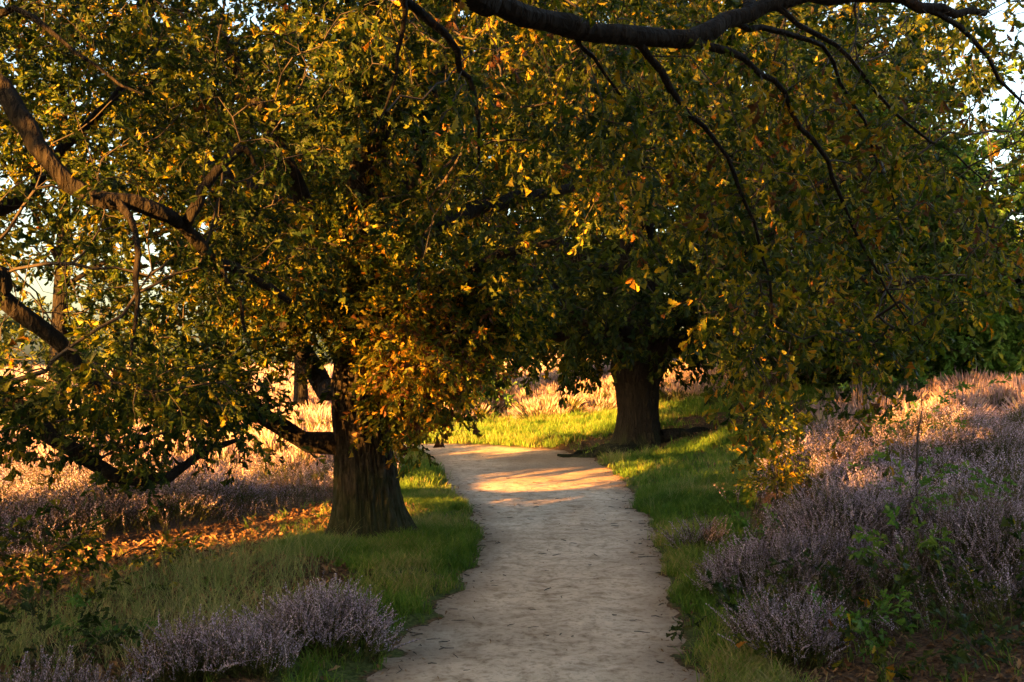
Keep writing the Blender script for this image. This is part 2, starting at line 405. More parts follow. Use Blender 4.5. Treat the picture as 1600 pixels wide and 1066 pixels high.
def spray(nl, tl, ls, lod, seed, droop=.35, twr=.0022):
    r = np.random.default_rng(seed)
    k = np.linspace(0, 1, 6)
    side = r.normal(0, .1)
    tw = np.stack([side * tl * k ** 2 + r.normal(0, .01, 6) * tl, tl * k, -droop * tl * k ** 2 + r.normal(0, .015, 6) * tl], 1); tw[0] = 0
    Vs = []; Fs = []; Ts = []; n = 0
    V, f = tube(tw, np.linspace(twr, twr * .4, 6), 3)
    Vs.append(V); Ts.append(np.full(len(V), .5)); Fs.append((f, 1)); n += len(V)
    for q in range(nl):
        u = 1 - (r.random() ** 1.35) * .95
        p = np.array([np.interp(u, k, tw[:, c]) for c in range(3)])
        az = q * 2.399 + r.normal(0, .4)
        out = r.uniform(.5, 1.2)
        D = np.array([math.cos(az) * out, 1.0, math.sin(az) * out * .7 - .25]); D /= np.linalg.norm(D)
        s = ls * r.uniform(.65, 1.15)
        lv, lf = leaf(lod, r.uniform(.2, 1.3), r.uniform(-.1, .7), r.normal(0, 1.1), r.uniform(.65, 1.05))
        R = frames(D[None], np.array([r.normal(0, .9)]))[0]
        W = (lv * s) @ R.T + p + D * s * .12
        Vs.append(W); Ts.append(np.full(len(W), r.random())); Fs.append((lf + n, 0)); n += len(W)
    f0 = np.concatenate([f for f, m in Fs if m == 0]); f1 = np.concatenate([f for f, m in Fs if m == 1])
    return dict(v=np.concatenate(Vs), t=np.concatenate(Ts), f=[(f0, 0), (f1, 1)])

SP_HI = [spray(11, .30, .10, 'hi', 100 + i) for i in range(7)]
SP_MID = [spray(14, .36, .105, 'mid', 200 + i) for i in range(6)]
SP_LOW = [spray(20, .75, .17, 'low', 300 + i, twr=.004) for i in range(6)]
SP_FAR = [spray(22, 1.1, .26, 'low', 400 + i, twr=.006) for i in range(5)]

# ---------------------------------------------------------------- growing branches
def smooth_line(P, step=.22, jit=.0, seed=0):
    P = np.asarray(P, float); r = np.random.default_rng(seed)
    Q = np.concatenate([[2 * P[0] - P[1]], P, [2 * P[-1] - P[-2]]]); out = []
    for i in range(1, len(Q) - 2):
        p0, p1, p2, p3 = Q[i - 1:i + 3]
        m = max(2, int(np.linalg.norm((p2 - p1)[:3]) / step))
        t = np.arange(m)[:, None] / m
        out.append(.5 * ((2 * p1) + (-p0 + p2) * t + (2 * p0 - 5 * p1 + 4 * p2 - p3) * t ** 2 + (-p0 + 3 * p1 - 3 * p2 + p3) * t ** 3))
    out.append(P[-1:]); out = np.concatenate(out)
    if jit: out[1:, :3] += r.normal(0, jit, (len(out) - 1, 3))
    return out

class Skel:
    def __init__(s): s.p = []; s.par = []; s.r = []; s.len = []; s.tag = []
    def node(s, p, par, r, tg):
        s.p.append(np.asarray(p, float)); s.par.append(par); s.r.append(r); s.tag.append(tg)
        s.len.append(0 if par < 0 else s.len[par] + np.linalg.norm(s.p[-1] - s.p[par])); return len(s.p) - 1
    def limb(s, pts, tg, jit=.012, step=.22, seed=0):
        """pts rows x,y,z,radius ; attached to the nearest existing node"""
        L = smooth_line(pts, step, jit, seed)
        par = -1
        if s.p:
            par = int(np.argmin(np.linalg.norm(np.array(s.p) - L[0, :3], axis=1)))
        for q in L: par = s.node(q[:3], par, max(q[3], .002), tg)
        return par
    def grow(s, tips, seed=0, jit=.03, kp=.3, sag=.12, step=.2):
        """joins every tip to the cheapest node; returns end nodes"""
        r = np.random.default_rng(seed); tips = np.asarray(tips)
        P0 = np.array(s.p); dmin = np.array([np.min(np.linalg.norm(P0 - t, axis=1)) for t in tips])
        ends = []
        cap = len(s.p) + 400 * len(tips); PP = np.zeros((cap, 3)); LL = np.zeros(cap); n = len(s.p)
        PP[:n] = P0; LL[:n] = s.len
        for i in np.argsort(dmin):
            t = tips[i]
            d = np.linalg.norm(PP[:n] - t, axis=1)
            k = int(np.argmin(d + kp * LL[:n])); dist = d[k]
            if dist < .05: ends.append(k); continue
            a = PP[k]; par = s.par[k]
            dirp = norm(a - PP[par]) if par >= 0 else np.array([0, 0, 1.])
            m = max(2, min(60, int(dist / step)))
            c1 = a + dirp * dist * .25 + r.normal(0, .06, 3) * dist + np.array([0, 0, .06 * dist])
            c2 = t + np.array([0, 0, sag * dist]) - (t - a) * .3 + r.normal(0, .06, 3) * dist
            prev = k
            for q in range(1, m + 1):
                u = q / m
                p = (1 - u) ** 3 * a + 3 * (1 - u) ** 2 * u * c1 + 3 * (1 - u) * u * u * c2 + u ** 3 * t
                p = p + r.normal(0, jit * min(1, dist), 3)
                prev = s.node(p, prev, 0, 'twig'); PP[n] = p; LL[n] = s.len[prev]; n += 1
            ends.append(prev)
        return ends
    def radii(s, r0=.0032, ex=2.25):
        n = len(s.p); acc = np.zeros(n); has = np.zeros(n, bool)
        for i in range(n):
            if s.par[i] >= 0: has[s.par[i]] = True
        R = np.zeros(n)
        for i in range(n - 1, -1, -1):
            pr = (acc[i] if has[i] else r0 ** ex) ** (1 / ex)
            R[i] = max(pr, s.r[i]) if s.tag[i] == 'twig' else s.r[i]
            if s.par[i] >= 0: acc[s.par[i]] += pr ** ex
        s.R = R
        return R
    def bufs(s, sides=(9, 4)):
        """one Buf per tag"""
        n = len(s.p); kids = [[] for _ in range(n)]
        for i in range(n):
            if s.par[i] >= 0: kids[s.par[i]].append(i)
        B = {}
        done = np.zeros(n, bool)
        for i in range(n):
            if done[i]: continue
            chain = [i]; done[i] = True; cur = i
            while True:
                c = [k for k in kids[cur] if not done[k] and s.tag[k] == s.tag[i]]
                if not c: break
                cur = max(c, key=lambda k: s.R[k]); chain.append(cur); done[cur] = True
            pts = [s.p[k] for k in chain]; rr = [s.R[k] for k in chain]
            if s.par[i] >= 0:
                pts = [s.p[s.par[i]]] + pts
                rr = [min(s.R[s.par[i]] * .9, rr[0] * 1.35)] + rr
            if len(pts) < 2: continue
            rr = np.array(rr)
            sd = sides[0] if rr.max() > .03 else sides[1]
            V, f = tube(pts, rr, sd)
            if sd == sides[0]:   # gnarly surface
                g = (fbm(V[:, 0] * 9, V[:, 1] * 9, V[:, 2] * 9, 3) - .5)
                c = np.repeat(np.array(pts), sd, axis=0)
                V = c + (V - c) * (1 + .75 * g[:, None])
            B.setdefault(s.tag[i], Buf()).add(V, [(f, 0)], .5)
        return B

GAPS = [(228, 400, 42, 85), (60, 440, 60, 40), (25, 500, 45, 60), (30, 345, 40, 45), (120, 470, 40, 30), (432, 40, 22, 14), (290, 160, 22, 18), (250, 520, 30, 30),
        (1500, 60, 45, 30), (1500, 200, 60, 40), (1575, 150, 40, 60), (1440, 205, 30, 24), (1560, 270, 50, 55), (1585, 340, 30, 40), (1480, 300, 30, 20), (1585, 85, 25, 40), (1420, 150, 20, 20)]

def gap_keep(P, r, strength=1.0):
    u, v, w = project(P); keep = np.ones(len(P), bool)
    for gx, gy, rx, ry in GAPS:
        q = ((u - gx) / (rx * .9)) ** 2 + ((v - gy) / (ry * .9)) ** 2
        keep &= ~((q < 1) & (r.random(len(P)) < strength))
    return keep

def put_sprays(sk, ends, per, tpl, seed, buf, size=(.8, 1.2), spread=.28, back=4, droop=-.35, tintbase=.5, tvar=.5, gaps=1.0, outward=None, filt=None):
    r = np.random.default_rng(seed); P = []; D = []
    for e in ends:
        par = sk.par[e]; d0 = norm(sk.p[e] - sk.p[par]) if par >= 0 else np.array([0, 0, 1.])
        for q in range(per):
            k = e
            if q:
                for _ in range(r.integers(0, back)):
                    if sk.par[k] >= 0 and sk.tag[k] == 'twig': k = sk.par[k]
            off = r.normal(0, spread, 3) if q else np.zeros(3)
            P.append(sk.p[k] + off * (.55 if q else 0))
            dd = d0 * .6 + norm(off + r.normal(0, .15, 3)) * (1.0 if q else .2) + np.array([0, 0, droop])
            if outward is not None: dd = dd + norm(sk.p[e] - outward) * .5
            D.append(dd)
    P = np.array(P); D = np.array(D)
    k = gap_keep(P, r, gaps)
    if filt is not None: k &= filt(P)
    P, D = P[k], D[k]
    tn = np.clip(tintbase + tvar * (fbm(P[:, 0] * .7, P[:, 1] * .7, P[:, 2] * .7, 77) - .5) * 2 + r.normal(0, .14, len(P)), 0, 1)
    R = frames(D, r.uniform(0, 2 * PI, len(P)) * .25)
    S = r.uniform(size[0], size[1], len(P)); w = r.integers(0, len(tpl), len(P))
    for i, T in enumerate(tpl):
        m = w == i
        buf.inst(T, P[m], R[m], S[m], tn[m])
    return P

# trunk with ridges and buttressed base
def trunk_mesh(pts, flares, seed, nth=120, nz=170, ridge=.02, ridgef=9.0, fl_h=.33):
    """pts rows x,y,z,r ; flares list (angle, width, amount)"""
    L = smooth_line(pts, .05, 0); 
    k = np.linspace(0, len(L) - 1, nz); ii = np.arange(len(L))
    C = np.stack([np.interp(k, ii, L[:, c]) for c in range(4)], 1)
    th = np.linspace(0, 2 * PI, nth, endpoint=False)
    z0 = pts[0][2]
    hgt = (C[:, 2] - z0)[:, None]
    rr = C[:, 3][:, None] * np.ones((1, nth))
    fl = np.zeros((nz, nth))
    for a, w, am in flares:
        da = np.angle(np.exp(1j * (th - a)))
        fl += am * np.exp(-(da / w) ** 2)[None] * np.exp(-np.maximum(hgt - .05, 0) / fl_h)
    rr = rr * (1 + fl)
    cx, sx = np.cos(th)[None], np.sin(th)[None]
    wob = fbm(cx * 1.6 + 5 + 0 * hgt, sx * 1.6 + 5 + 0 * hgt, hgt * 1.1, seed) - .5
    rid = fbm(cx * ridgef + 20 + .5 * wob, sx * ridgef + 20, hgt * 2.4, seed + 4, 3)
    rid = 1 - np.abs(rid - .5) * 5
    rr = rr * (1 + .22 * wob) + ridge * np.clip(rid, -1, 1)
    X = C[:, 0][:, None] + rr * cx; Y = C[:, 1][:, None] + rr * sx; Z = C[:, 2][:, None] + 0 * rr
    V = np.stack([X, Y, Z], -1).reshape(-1, 3)
    kk = np.arange(nz - 1)[:, None] * nth; j = np.arange(nth)[None]; j2 = (j + 1) % nth
    f = np.stack([kk + j, kk + j2, kk + nth + j2, kk + nth + j], -1).reshape(-1, 4)
    b = Buf(); b.add(V, [(f, 0)], .5); return b

# ---------------------------------------------------------------- ground and path
def make_ground():
    u = np.linspace(-1, 1, 620); v = np.linspace(-1, 1, 720)
    gx = 900 * np.sinh(7.2 * u) / math.sinh(7.2); gy = 9 + 900 * np.sinh(6.9 * v) / math.sinh(6.9)
    X, Y = np.meshgrid(gx, gy)
    d, _ = pathdist(X, Y)
    Z = height(X, Y) - .05 * (1 - sstep(d, -.15, .02))
    z = zones(X, Y)
    V = np.stack([X, Y, Z], -1).reshape(-1, 3); nx = len(gx); ny = len(gy)
    i = (np.arange(ny - 1)[:, None] * nx + np.arange(nx - 1)[None]).ravel()
    f = np.stack([i, i + 1, i + nx + 1, i + nx], 1)
    b = Buf(); b.add(V, [(f, 0)], .5)
    tag(obj('ground', b, ground_mat(), smooth=True, attrs={'grass': np.maximum(z['grass'] * .8, z['tuss'] * .2).ravel(), 'heath': (z['heath'] * sstep(Y, 14, 30)).ravel()}), kind='structure')
    # path sheet: grid cells inside the path outline
    gx = np.arange(-3.2, 2.2, .045); gy = np.concatenate([np.arange(-6, 3, .2), np.arange(3, 23.6, .045)])
    def cells(gx, gy):
        X, Y = np.meshgrid(gx, gy); d, _ = pathdist(X, Y); nx = len(gx)
        Z = height(X, Y) - .006 - .05 * sstep(d, .02, .12) + .03 * (fbm(X * 4, Y * 4, 0, 91, 4) - .5)
        keep = (d < .1)
        i = (np.arange(len(gy) - 1)[:, None] * nx + np.arange(nx - 1)[None])
        k = keep[:-1, :-1] & keep[1:, :-1] & keep[:-1, 1:] & keep[1:, 1:]
        i = i[k]
        f = np.stack([i, i + 1, i + nx + 1, i + nx], 1)
        V = np.stack([X, Y, Z], -1).reshape(-1, 3)
        used = np.unique(f); mp = np.full(len(V), -1); mp[used] = np.arange(len(used))
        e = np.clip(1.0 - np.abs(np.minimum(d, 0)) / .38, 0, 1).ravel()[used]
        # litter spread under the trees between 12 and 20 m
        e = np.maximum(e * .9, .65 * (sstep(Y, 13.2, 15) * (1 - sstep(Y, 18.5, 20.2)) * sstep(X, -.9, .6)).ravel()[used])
        return V[used], mp[f], e
    b = Buf(); E = []
    V, f, e = cells(gx, gy); b.add(V, [(f, 0)], .5); E.append(e)
    V, f, e = cells(np.arange(-40, -3.19, .15), np.arange(20, 42, .15)); b.add(V, [(f, 0)], .5); E.append(e)
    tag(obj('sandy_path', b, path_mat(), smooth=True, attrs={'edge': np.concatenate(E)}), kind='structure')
make_ground()

def gz(x, y): return height(np.atleast_1d(x), np.atleast_1d(y))
def ground_at(px, py):
    Y = 3.0
    while Y < 150:
        p = at(px, py, Y)
        if p[2] <= float(gz(p[0], p[1])[0]): break
        Y *= 1.004
    return p
def infront(P, m=140):
    u, v, w = project(P); return (u > -m) & (u < 1600 + m) & (v < 1066 + m)

# ---------------------------------------------------------------- grass
def tuft(nb, h, w, seed, lean=.5):
    r = np.random.default_rng(seed); Vs = []; Ts = []; F4 = []; F3 = []; n = 0
    for q in range(nb):
        a = r.uniform(0, 2 * PI); hh = h * r.uniform(.5, 1.1); ln = lean * r.uniform(.2, 1.2) * hh
        bx, by = r.normal(0, h * .14, 2); t = np.array([0, .4, .75, 1.0])
        cx = bx + math.cos(a) * ln * t ** 2; cy = by + math.sin(a) * ln * t ** 2; cz = hh * (t - .18 * t ** 2)
        pa = r.uniform(0, 2 * PI); wx, wy = math.cos(pa) * w, math.sin(pa) * w
        wd = np.array([1, .85, .5])
        V = [(cx[k] + s * wx * wd[k], cy[k] + s * wy * wd[k], cz[k]) for k in range(3) for s in (-.5, .5)] + [(cx[3], cy[3], cz[3])]
        Vs += V; Ts += [r.random()] * 7
        F4 += [(n, n + 1, n + 3, n + 2), (n + 2, n + 3, n + 5, n + 4)]; F3 += [(n + 4, n + 5, n + 6)]; n += 7
    return dict(v=np.array(Vs), t=np.array(Ts), f=[(np.array(F4), 0), (np.array(F3), 0)])

def zrot(n, r, tilt=.15):
    a = r.uniform(0, 2 * PI, n); c, s_ = np.cos(a), np.sin(a)
    tx, ty = r.normal(0, tilt, n), r.normal(0, tilt, n)
    Z = norm(np.stack([tx, ty, np.ones(n)], 1)); X = norm(np.stack([c, s_, -(c * tx + s_ * ty)], 1)); Yv = np.cross(Z, X)
    return np.stack([X, Yv, Z], 2)

def scatter_xy(n, x0, x1, y0, y1, dens, r):
    x = r.uniform(x0, x1, n); y = r.uniform(y0, y1, n)
    z = zones(x, y); k = r.random(n) < dens(x, y, z)
    x, y = x[k], y[k]; P = np.stack([x, y, height(x, y)], 1)
    k = infront(P); return P[k]

T_GR = [tuft(9, .13, .0058, 10 + i, .7) for i in range(4)]
T_GRF = [tuft(9, .2, .012, 20 + i, .6) for i in range(3)]
T_WI = [tuft(12, .42, .0035, 30 + i, .75) for i in range(4)]
def put(buf, tpls, P, r, s0, s1, tb=.5, tv=.5, tilt=.15):
    n = len(P); w = r.integers(0, len(tpls), n); R = zrot(n, r, tilt); S = r.uniform(s0, s1, n)
    tn = np.clip(tb + tv * (fbm(P[:, 0] * 1.3, P[:, 1] * 1.3, 0, 51) - .5) * 2 + r.normal(0, .12, n), 0, 1)
    for i, T in enumerate(tpls):
        m = w == i; buf.inst(T, P[m], R[m], S[m], tn[m])

b = Buf(); r = np.random.default_rng(50)
P = scatter_xy(90000, -4.2, 3.6, 4.4, 13.0, lambda x, y, z: np.clip(z['grass'] * (.22 + .9 * sstep(z['n'], .35, .6)), 0, 1) * np.clip(.25 + sstep(z['d'], 0, .25) + (z['n2'] - .5) * 1.2, 0, 1) * (z['d'] > -.04), r)
put(b, T_GR, P, r, .45, 1.15, .55, .9)
P = scatter_xy(16000, -4.2, 5, 4.4, 13.0, lambda x, y, z: .14 * np.clip(z['litter'] * 1.2 + z['tuss'], 0, 1) * sstep(z['n2'], .35, .6) * (z['d'] > .02), r)
put(b, T_GR, P, r, .5, 1.2, .6, .5)
P = scatter_xy(52000, -3, 12, 12.5, 29, lambda x, y, z: z['grass'] * (.3 + .9 * sstep(z['n'], .3, .6)) * (z['d'] > 0.03), r)
put(b, T_GRF, P, r, .5, 1.05, .55, .9)
P = scatter_xy(16000, -25, 30, 21, 40, lambda x, y, z: z['grass'] * (z['d'] > 0.1), r)
put(b, T_GRF, P, r, .9, 1.8, .6, .5)
tag(obj('verge_grass', b, M_GRASS), 'short green grass growing along both edges of the sandy path', 'grass', kind='stuff')
b = Buf()
P = scatter_xy(2600, -5, -1, 4.6, 8.6, lambda x, y, z: z['tuss'] * .55, r); put(b, T_WI, P, r, .55, 1.1, .5, .5, .25)
P = scatter_xy(1200, 1.2, 4.5, 5.5, 14, lambda x, y, z: .35 * z['heath'] * sstep(z['n2'], .45, .6) * (1 - sstep(z['d'], 1.4, 2.2)), r); put(b, T_WI, P, r, .5, .95, .35, .5, .2)
P = scatter_xy(2600, 1.2, 5.5, 11, 20, lambda x, y, z: .4 * z['grass'] * sstep(z['n'], .45, .65), r); put(b, T_WI, P, r, .4, .9, .6, .4, .2)
P = scatter_xy(9000, -3, 4.5, 4.4, 14, lambda x, y, z: .5 * z['grass'] * sstep(z['n'], .35, .6) * (z['d'] > .05), r); put(b, T_WI, P, r, .22, .5, .5, .7, .3)
tag(obj('wispy_grass', b, M_WISP), 'long pale thin grass stalks among the heather clumps', 'long grass', kind='stuff')

# ---------------------------------------------------------------- heather
def sprig(seed, h=.34, lod=0):
    r = np.random.default_rng(seed); Vs = []; Ts = []; F = {0: [], 1: []}; n = 0
    bend = r.normal(0, .09, 2)
    def c(t): return np.array([bend[0] * t * t * h * 3, bend[1] * t * t * h * 3, h * t])
    k = np.linspace(0, 1, 4); pts = np.array([c(t) for t in k])
    V, f = tube(pts, [.0022, .002, .0018, .001], 3); Vs.append(V); Ts += [r.random()] * len(V); F[1].append(f); n += len(V)
    def diamond(p, d, L, w, mi):
        nonlocal n
        d = d / np.linalg.norm(d); s_ = np.cross(d, r.normal(0, 1, 3)); s_ /= np.linalg.norm(s_)
        V = np.array([p, p + d * L * .5 + s_ * w, p + d * L, p + d * L * .5 - s_ * w])
        Vs.append(V); Ts.extend([r.random()] * 4); F[mi].append(np.array([[n, n + 1, n + 2, n + 3]])); n += 4
    nf = 32 if lod == 0 else 13; sc = 1 if lod == 0 else 1.7
    for q in range(nf):
        t = .48 + .52 * (q + r.random()) / nf; a = q * 2.4 + r.normal(0, .3)
        diamond(c(t), np.array([math.cos(a), math.sin(a), 1.5]), .015 * sc * (1.3 - .5 * t), .0034 * sc, 0)
    for q in range(12 if lod == 0 else 5):
        t = r.uniform(.08, .6); a = r.uniform(0, 2 * PI)
        diamond(c(t), np.array([math.cos(a), math.sin(a), 1.2]), .03 * sc, .003 * sc, 1)
    # side shoots
    for q in range(2 if lod == 0 else 1):
        a = r.uniform(0, 2 * PI); t0 = r.uniform(.3, .55); L = h * r.uniform(.25, .4); dd = np.array([math.cos(a) * .45, math.sin(a) * .45, 1.])
        for w in range(9 if lod == 0 else 4):
            t = (w + 1) / 9 if lod == 0 else (w + 1) / 4; az = w * 2.4
            diamond(c(t0) + dd * L * t, np.array([math.cos(az), math.sin(az), .9]), .013 * sc, .0036 * sc, 0 if t > .35 else 1)
    return dict(v=np.concatenate(Vs), t=np.array(Ts), f=[(np.concatenate(F[0]), 0), (np.concatenate(F[1]), 1)])

SPR = [sprig(500 + i, .30, 0) for i in range(7)]
SPR1 = [sprig(520 + i, .33, 1) for i in range(6)]

def clump(seed, n=44, rad=.28, h=.36, wd=.0065):
    """far heather: dome of blades, flower coloured at the tips"""
    r = np.random.default_rng(seed); Vs = []; Ts = []; F0 = []; F1 = []; k = 0
    for q in range(n):
        a = r.uniform(0, 2 * PI); q0 = math.sqrt(r.random()); hh = h * (1 - .45 * q0 * q0) * r.uniform(.75, 1.15)
        bx, by = math.cos(a) * q0 * rad * .6, math.sin(a) * q0 * rad * .6
        tx, ty = math.cos(a) * q0 * rad * 1.1 + r.normal(0, .03), math.sin(a) * q0 * rad * 1.1 + r.normal(0, .03)
        pa = r.uniform(0, PI); w = wd * r.uniform(.7, 1.5); wx, wy = math.cos(pa) * w, math.sin(pa) * w
        for j, (t, m) in enumerate([(0, .7), (.5, 1.0), (.8, 1.3), (1, .3)]):
            x, y, z = bx + (tx - bx) * t, by + (ty - by) * t, hh * t
            Vs += [(x - wx * m, y - wy * m, z), (x + wx * m, y + wy * m, z)]
        Ts += [r.random()] * 8
        F1.append((k, k + 1, k + 3, k + 2)); F0 += [(k + 2, k + 3, k + 5, k + 4), (k + 4, k + 5, k + 7, k + 6)]; k += 8
    return dict(v=np.array(Vs), t=np.array(Ts), f=[(np.array(F0), 0), (np.array(F1), 1)])
CL = [clump(600 + i) for i in range(6)]

def bush_points(cx, cy, rx, ry, h, n, r, gs=None):
    a = r.uniform(0, 2 * PI, n); q = np.sqrt(r.random(n)) ; lob = 1 + .25 * np.sin(a * 3 + r.uniform(0, 6)) 
    x = cx + np.cos(a) * q * rx * lob; y = cy + np.sin(a) * q * ry * lob
    lift = h * (1 - q ** 2.2) * (.7 + .6 * vnoise(x * 6, y * 6, 0, 61))
    D = np.stack([np.cos(a) * q * .55 + r.normal(0, .13, n), np.sin(a) * q * .55 + r.normal(0, .13, n), np.ones(n)], 1)
    P = np.stack([x, y, height(x, y) + lift * r.uniform(.25, 1, n) - .04], 1)
    return P, D

def rot_up(D, r):
    """Z axis along D, random spin"""
    D = norm(D); n = len(D); a = r.uniform(0, 2 * PI, n); X = np.stack([np.cos(a), np.sin(a), np.zeros(n)], 1)
    X = norm(X - D * np.sum(X * D, 1, keepdims=True)); return np.stack([X, np.cross(D, X), D], 2)

def heather_bush(px, py, rx, ry, h, n, label, seed, tb=.5):
    p = ground_at(px, py); x, y = p[0], p[1]; r = np.random.default_rng(seed)
    root = thing('heather_bush', label, 'heather', (x, y, float(gz(x, y)[0])), 'heather bushes beside the path')
    P, D = bush_points(x, y, rx, ry, h, n, r)
    b = Buf(); w = r.integers(0, len(SPR), n); S = r.uniform(.6, 1.1, n); R = rot_up(D, r)
    tn = np.clip(tb + r.normal(0, .2, n), 0, 1)
    for i, T in enumerate(SPR):
        m = w == i; b.inst(T, P[m], R[m], S[m], tn[m])
    obj('flowering_sprigs', b, [M_FLOWER, M_HSTEM], root)
    b = Buf()
    for q in range(34):
        a = r.uniform(0, 2 * PI); rr = math.sqrt(r.random()) * .9
        ex, ey = x + math.cos(a) * rr * rx, y + math.sin(a) * rr * ry; sx, sy = x + (ex - x) * .3, y + (ey - y) * .3
        z0 = float(gz(sx, sy)[0]) - .02; z1 = float(gz(ex, ey)[0]) + h * (1 - rr ** 2) * .8 + .05
        pts = smooth_line([(sx, sy, z0), ((sx + ex) / 2, (sy + ey) / 2, z0 + (z1 - z0) * .3), (ex, ey, z1)], .08, .01, q)
        V, f = tube(pts, np.linspace(.006, .002, len(pts)), 4); b.add(V, [(f, 0)], .4)
    obj('woody_stems', b, M_HSTEM, root)

heather_bush(505, 1012, .26, .22, .13, 520, 'large rounded pale purple heather bush left of the path, nearest the path edge', 1, .6)
heather_bush(405, 1052, .13, .12, .04, 120, 'low heather bush close behind the tip of the left grass verge', 2, .5)
heather_bush(305, 1062, .17, .16, .07, 220, 'mid sized heather bush directly left of the large rounded one', 3, .5)
heather_bush(90, 1125, .28, .16, .03, 200, 'dull violet heather bush in the bottom left corner', 4, .35)
heather_bush(1215, 925, .5, .35, .26, 800, 'violet heather bush at the inner edge of the right bank, beside the tall grass', 5, .5)
heather_bush(1095, 862, .16, .16, .06, 100, 'tiny heather plant alone in the grass right of the path', 6, .35)
heather_bush(1320, 860, .5, .45, .36, 950, 'tall pale violet heather bush below the golden sapling', 7, .6)
heather_bush(1235, 1035, .20, .18, .16, 260, 'small purple heather bush low in the grass at the lower right verge', 8, .5)
heather_bush(1540, 900, .5, .45, .34, 800, 'dense grey violet heather bush at the right picture edge', 9, .4)

# the rest of the heath, a mass
r = np.random.default_rng(70)
b = Buf()
def mass(n, x0, x1, y0, y1, dens, tp, s0, s1, tb, lift=.22, tv=.35):
    P = scatter_xy(n, x0, x1, y0, y1, dens, r)
    mnd = sstep(fbm(P[:, 0] * 1.15, P[:, 1] * 1.15, 0, 63), .36, .66)
    keep = r.random(len(P)) < .25 + .75 * mnd
    q = (P[:, 1] - 10.4); keep &= ~((np.abs(P[:, 0] - 2.84 - .26 * (P[:, 1] - 10.68)) < .38) & (P[:, 1] > 9.1) & (P[:, 1] < 11.2))
    P = P[keep]; mnd = mnd[keep]
    P[:, 2] += lift * mnd * r.uniform(.2, 1, len(P)) - .05
    gx = (fbm((P[:, 0] + .2) * 1.15, P[:, 1] * 1.15, 0, 63) - fbm((P[:, 0] - .2) * 1.15, P[:, 1] * 1.15, 0, 63))
    gy = (fbm(P[:, 0] * 1.15, (P[:, 1] + .2) * 1.15, 0, 63) - fbm(P[:, 0] * 1.15, (P[:, 1] - .2) * 1.15, 0, 63))
    n = len(P); D = np.stack([-gx * 3 + r.normal(0, .15, n), -gy * 3 + r.normal(0, .15, n), np.ones(n)], 1)
    R = rot_up(D, r); S = r.uniform(s0, s1, n) * (.75 + .35 * mnd); w = r.integers(0, len(tp), n)
    tn = np.clip(tb + tv * (fbm(P[:, 0] * .8, P[:, 1] * .8, 0, 65) - .5) * 2 + r.normal(0, .15, n), 0, 1)
    for i, T in enumerate(tp):
        m = w == i; b.inst(T, P[m], R[m], S[m], tn[m])
mass(12000, 1.4, 6.5, 5.2, 9.5, lambda x, y, z: z['heath'] * (.35 + .65 * sstep(z['n2'], .35, .55)), SPR, .6, 1.1, .42, .22, .7)
mass(26000, 1.6, 10, 9, 16, lambda x, y, z: z['heath'], SPR1, .7, 1.2, .52, .22, .7)
mass(22000, -8, -1, 8.5, 16, lambda x, y, z: z['heath'] * (z['side'] < 0), SPR1, .7, 1.15, .42, .22, .6)
tag(obj('heather', b, [M_FLOWER, M_HSTEM]), 'purple heather covering the heath on both sides of the path', 'heather', kind='stuff')
b = Buf()
mass(9000, -14, 16, 15, 27, lambda x, y, z: z['heath'], CL, .7, 1.2, .6, .3)
mass(20000, -28, 34, 24, 48, lambda x, y, z: z['heath'], CL, .7, 1.3, .7, .4)
mass(12000, -60, 60, 46, 100, lambda x, y, z: z['heath'] * .9, CL, 1.6, 2.6, .8, .3)
tag(obj('distant_heather', b, [M_FLOWERF, M_HSTEM]), 'sunlit faded pink heather on the open heath behind the trees', 'heather', kind='stuff')

# ---------------------------------------------------------------- fallen leaves and small debris
r = np.random.default_rng(80)
b = Buf()
lt = []
for i in range(5):
    V, f = leaf('mid', r.uniform(.1, .9), r.uniform(-.5, .5), r.normal(0, .8)); lt.append(dict(v=V * .075, t=np.full(len(V), r.random()), f=[(f, 0)]))
def litter(n, x0, x1, y0, y1, dens, s=1.0):
    P = scatter_xy(n, x0, x1, y0, y1, dens, r); n = len(P); P[:, 2] += .008 * s
    R = zrot(n, r, .35); fr = np.stack([R[:, :, 0], R[:, :, 1], R[:, :, 2]], 2); w = r.integers(0, 5, n); S = r.uniform(.6, 1.1, n) * s
    tn = r.random(n)
    for i, T in enumerate(lt):
        m = w == i; b.inst(T, P[m], fr[m], S[m], tn[m])
litter(24000, -6, -.8, 5, 14, lambda x, y, z: np.clip(z['litter'] * .8 + .03, 0, 1) * (z['d'] > .05))
litter(14000, 1, 5, 4.5, 9, lambda x, y, z: (z['d'] > .1) * (z['litter'] * .9 + .02), .6)
litter(14000, -3.5, 9, 10, 24, lambda x, y, z: (z['d'] > .03) * (np.clip(z['litter'] * .6, 0, .5) + .05 + .25 * (z['side'] > 0) * sstep(y, 13.5, 15) * sstep(z['n2'], .4, .6)), 1.0)
litter(5000, -1.2, 1.8, 4.2, 14, lambda x, y, z: np.clip(.018 + .9 * sstep(z['d'], -.22, 0.02), 0, 1) * (z['d'] < .12), .4)
litter(5000, -1.6, 1.8, 12, 20, lambda x, y, z: (z['d'] < .1) * (.006 + .5 * sstep(z['d'], -.22, 0)) * sstep(y, 13, 15), .45)
tag(obj('fallen_leaves', b, M_LITTER), 'brown fallen oak leaves scattered under the trees and along the path edges', 'leaf litter', kind='stuff')
b = Buf()
P = scatter_xy(1900, -2, 2, 4.3, 15, lambda x, y, z: (z['d'] < .05) * (.10 + .6 * sstep(z['d'], -.4, 0)), r)
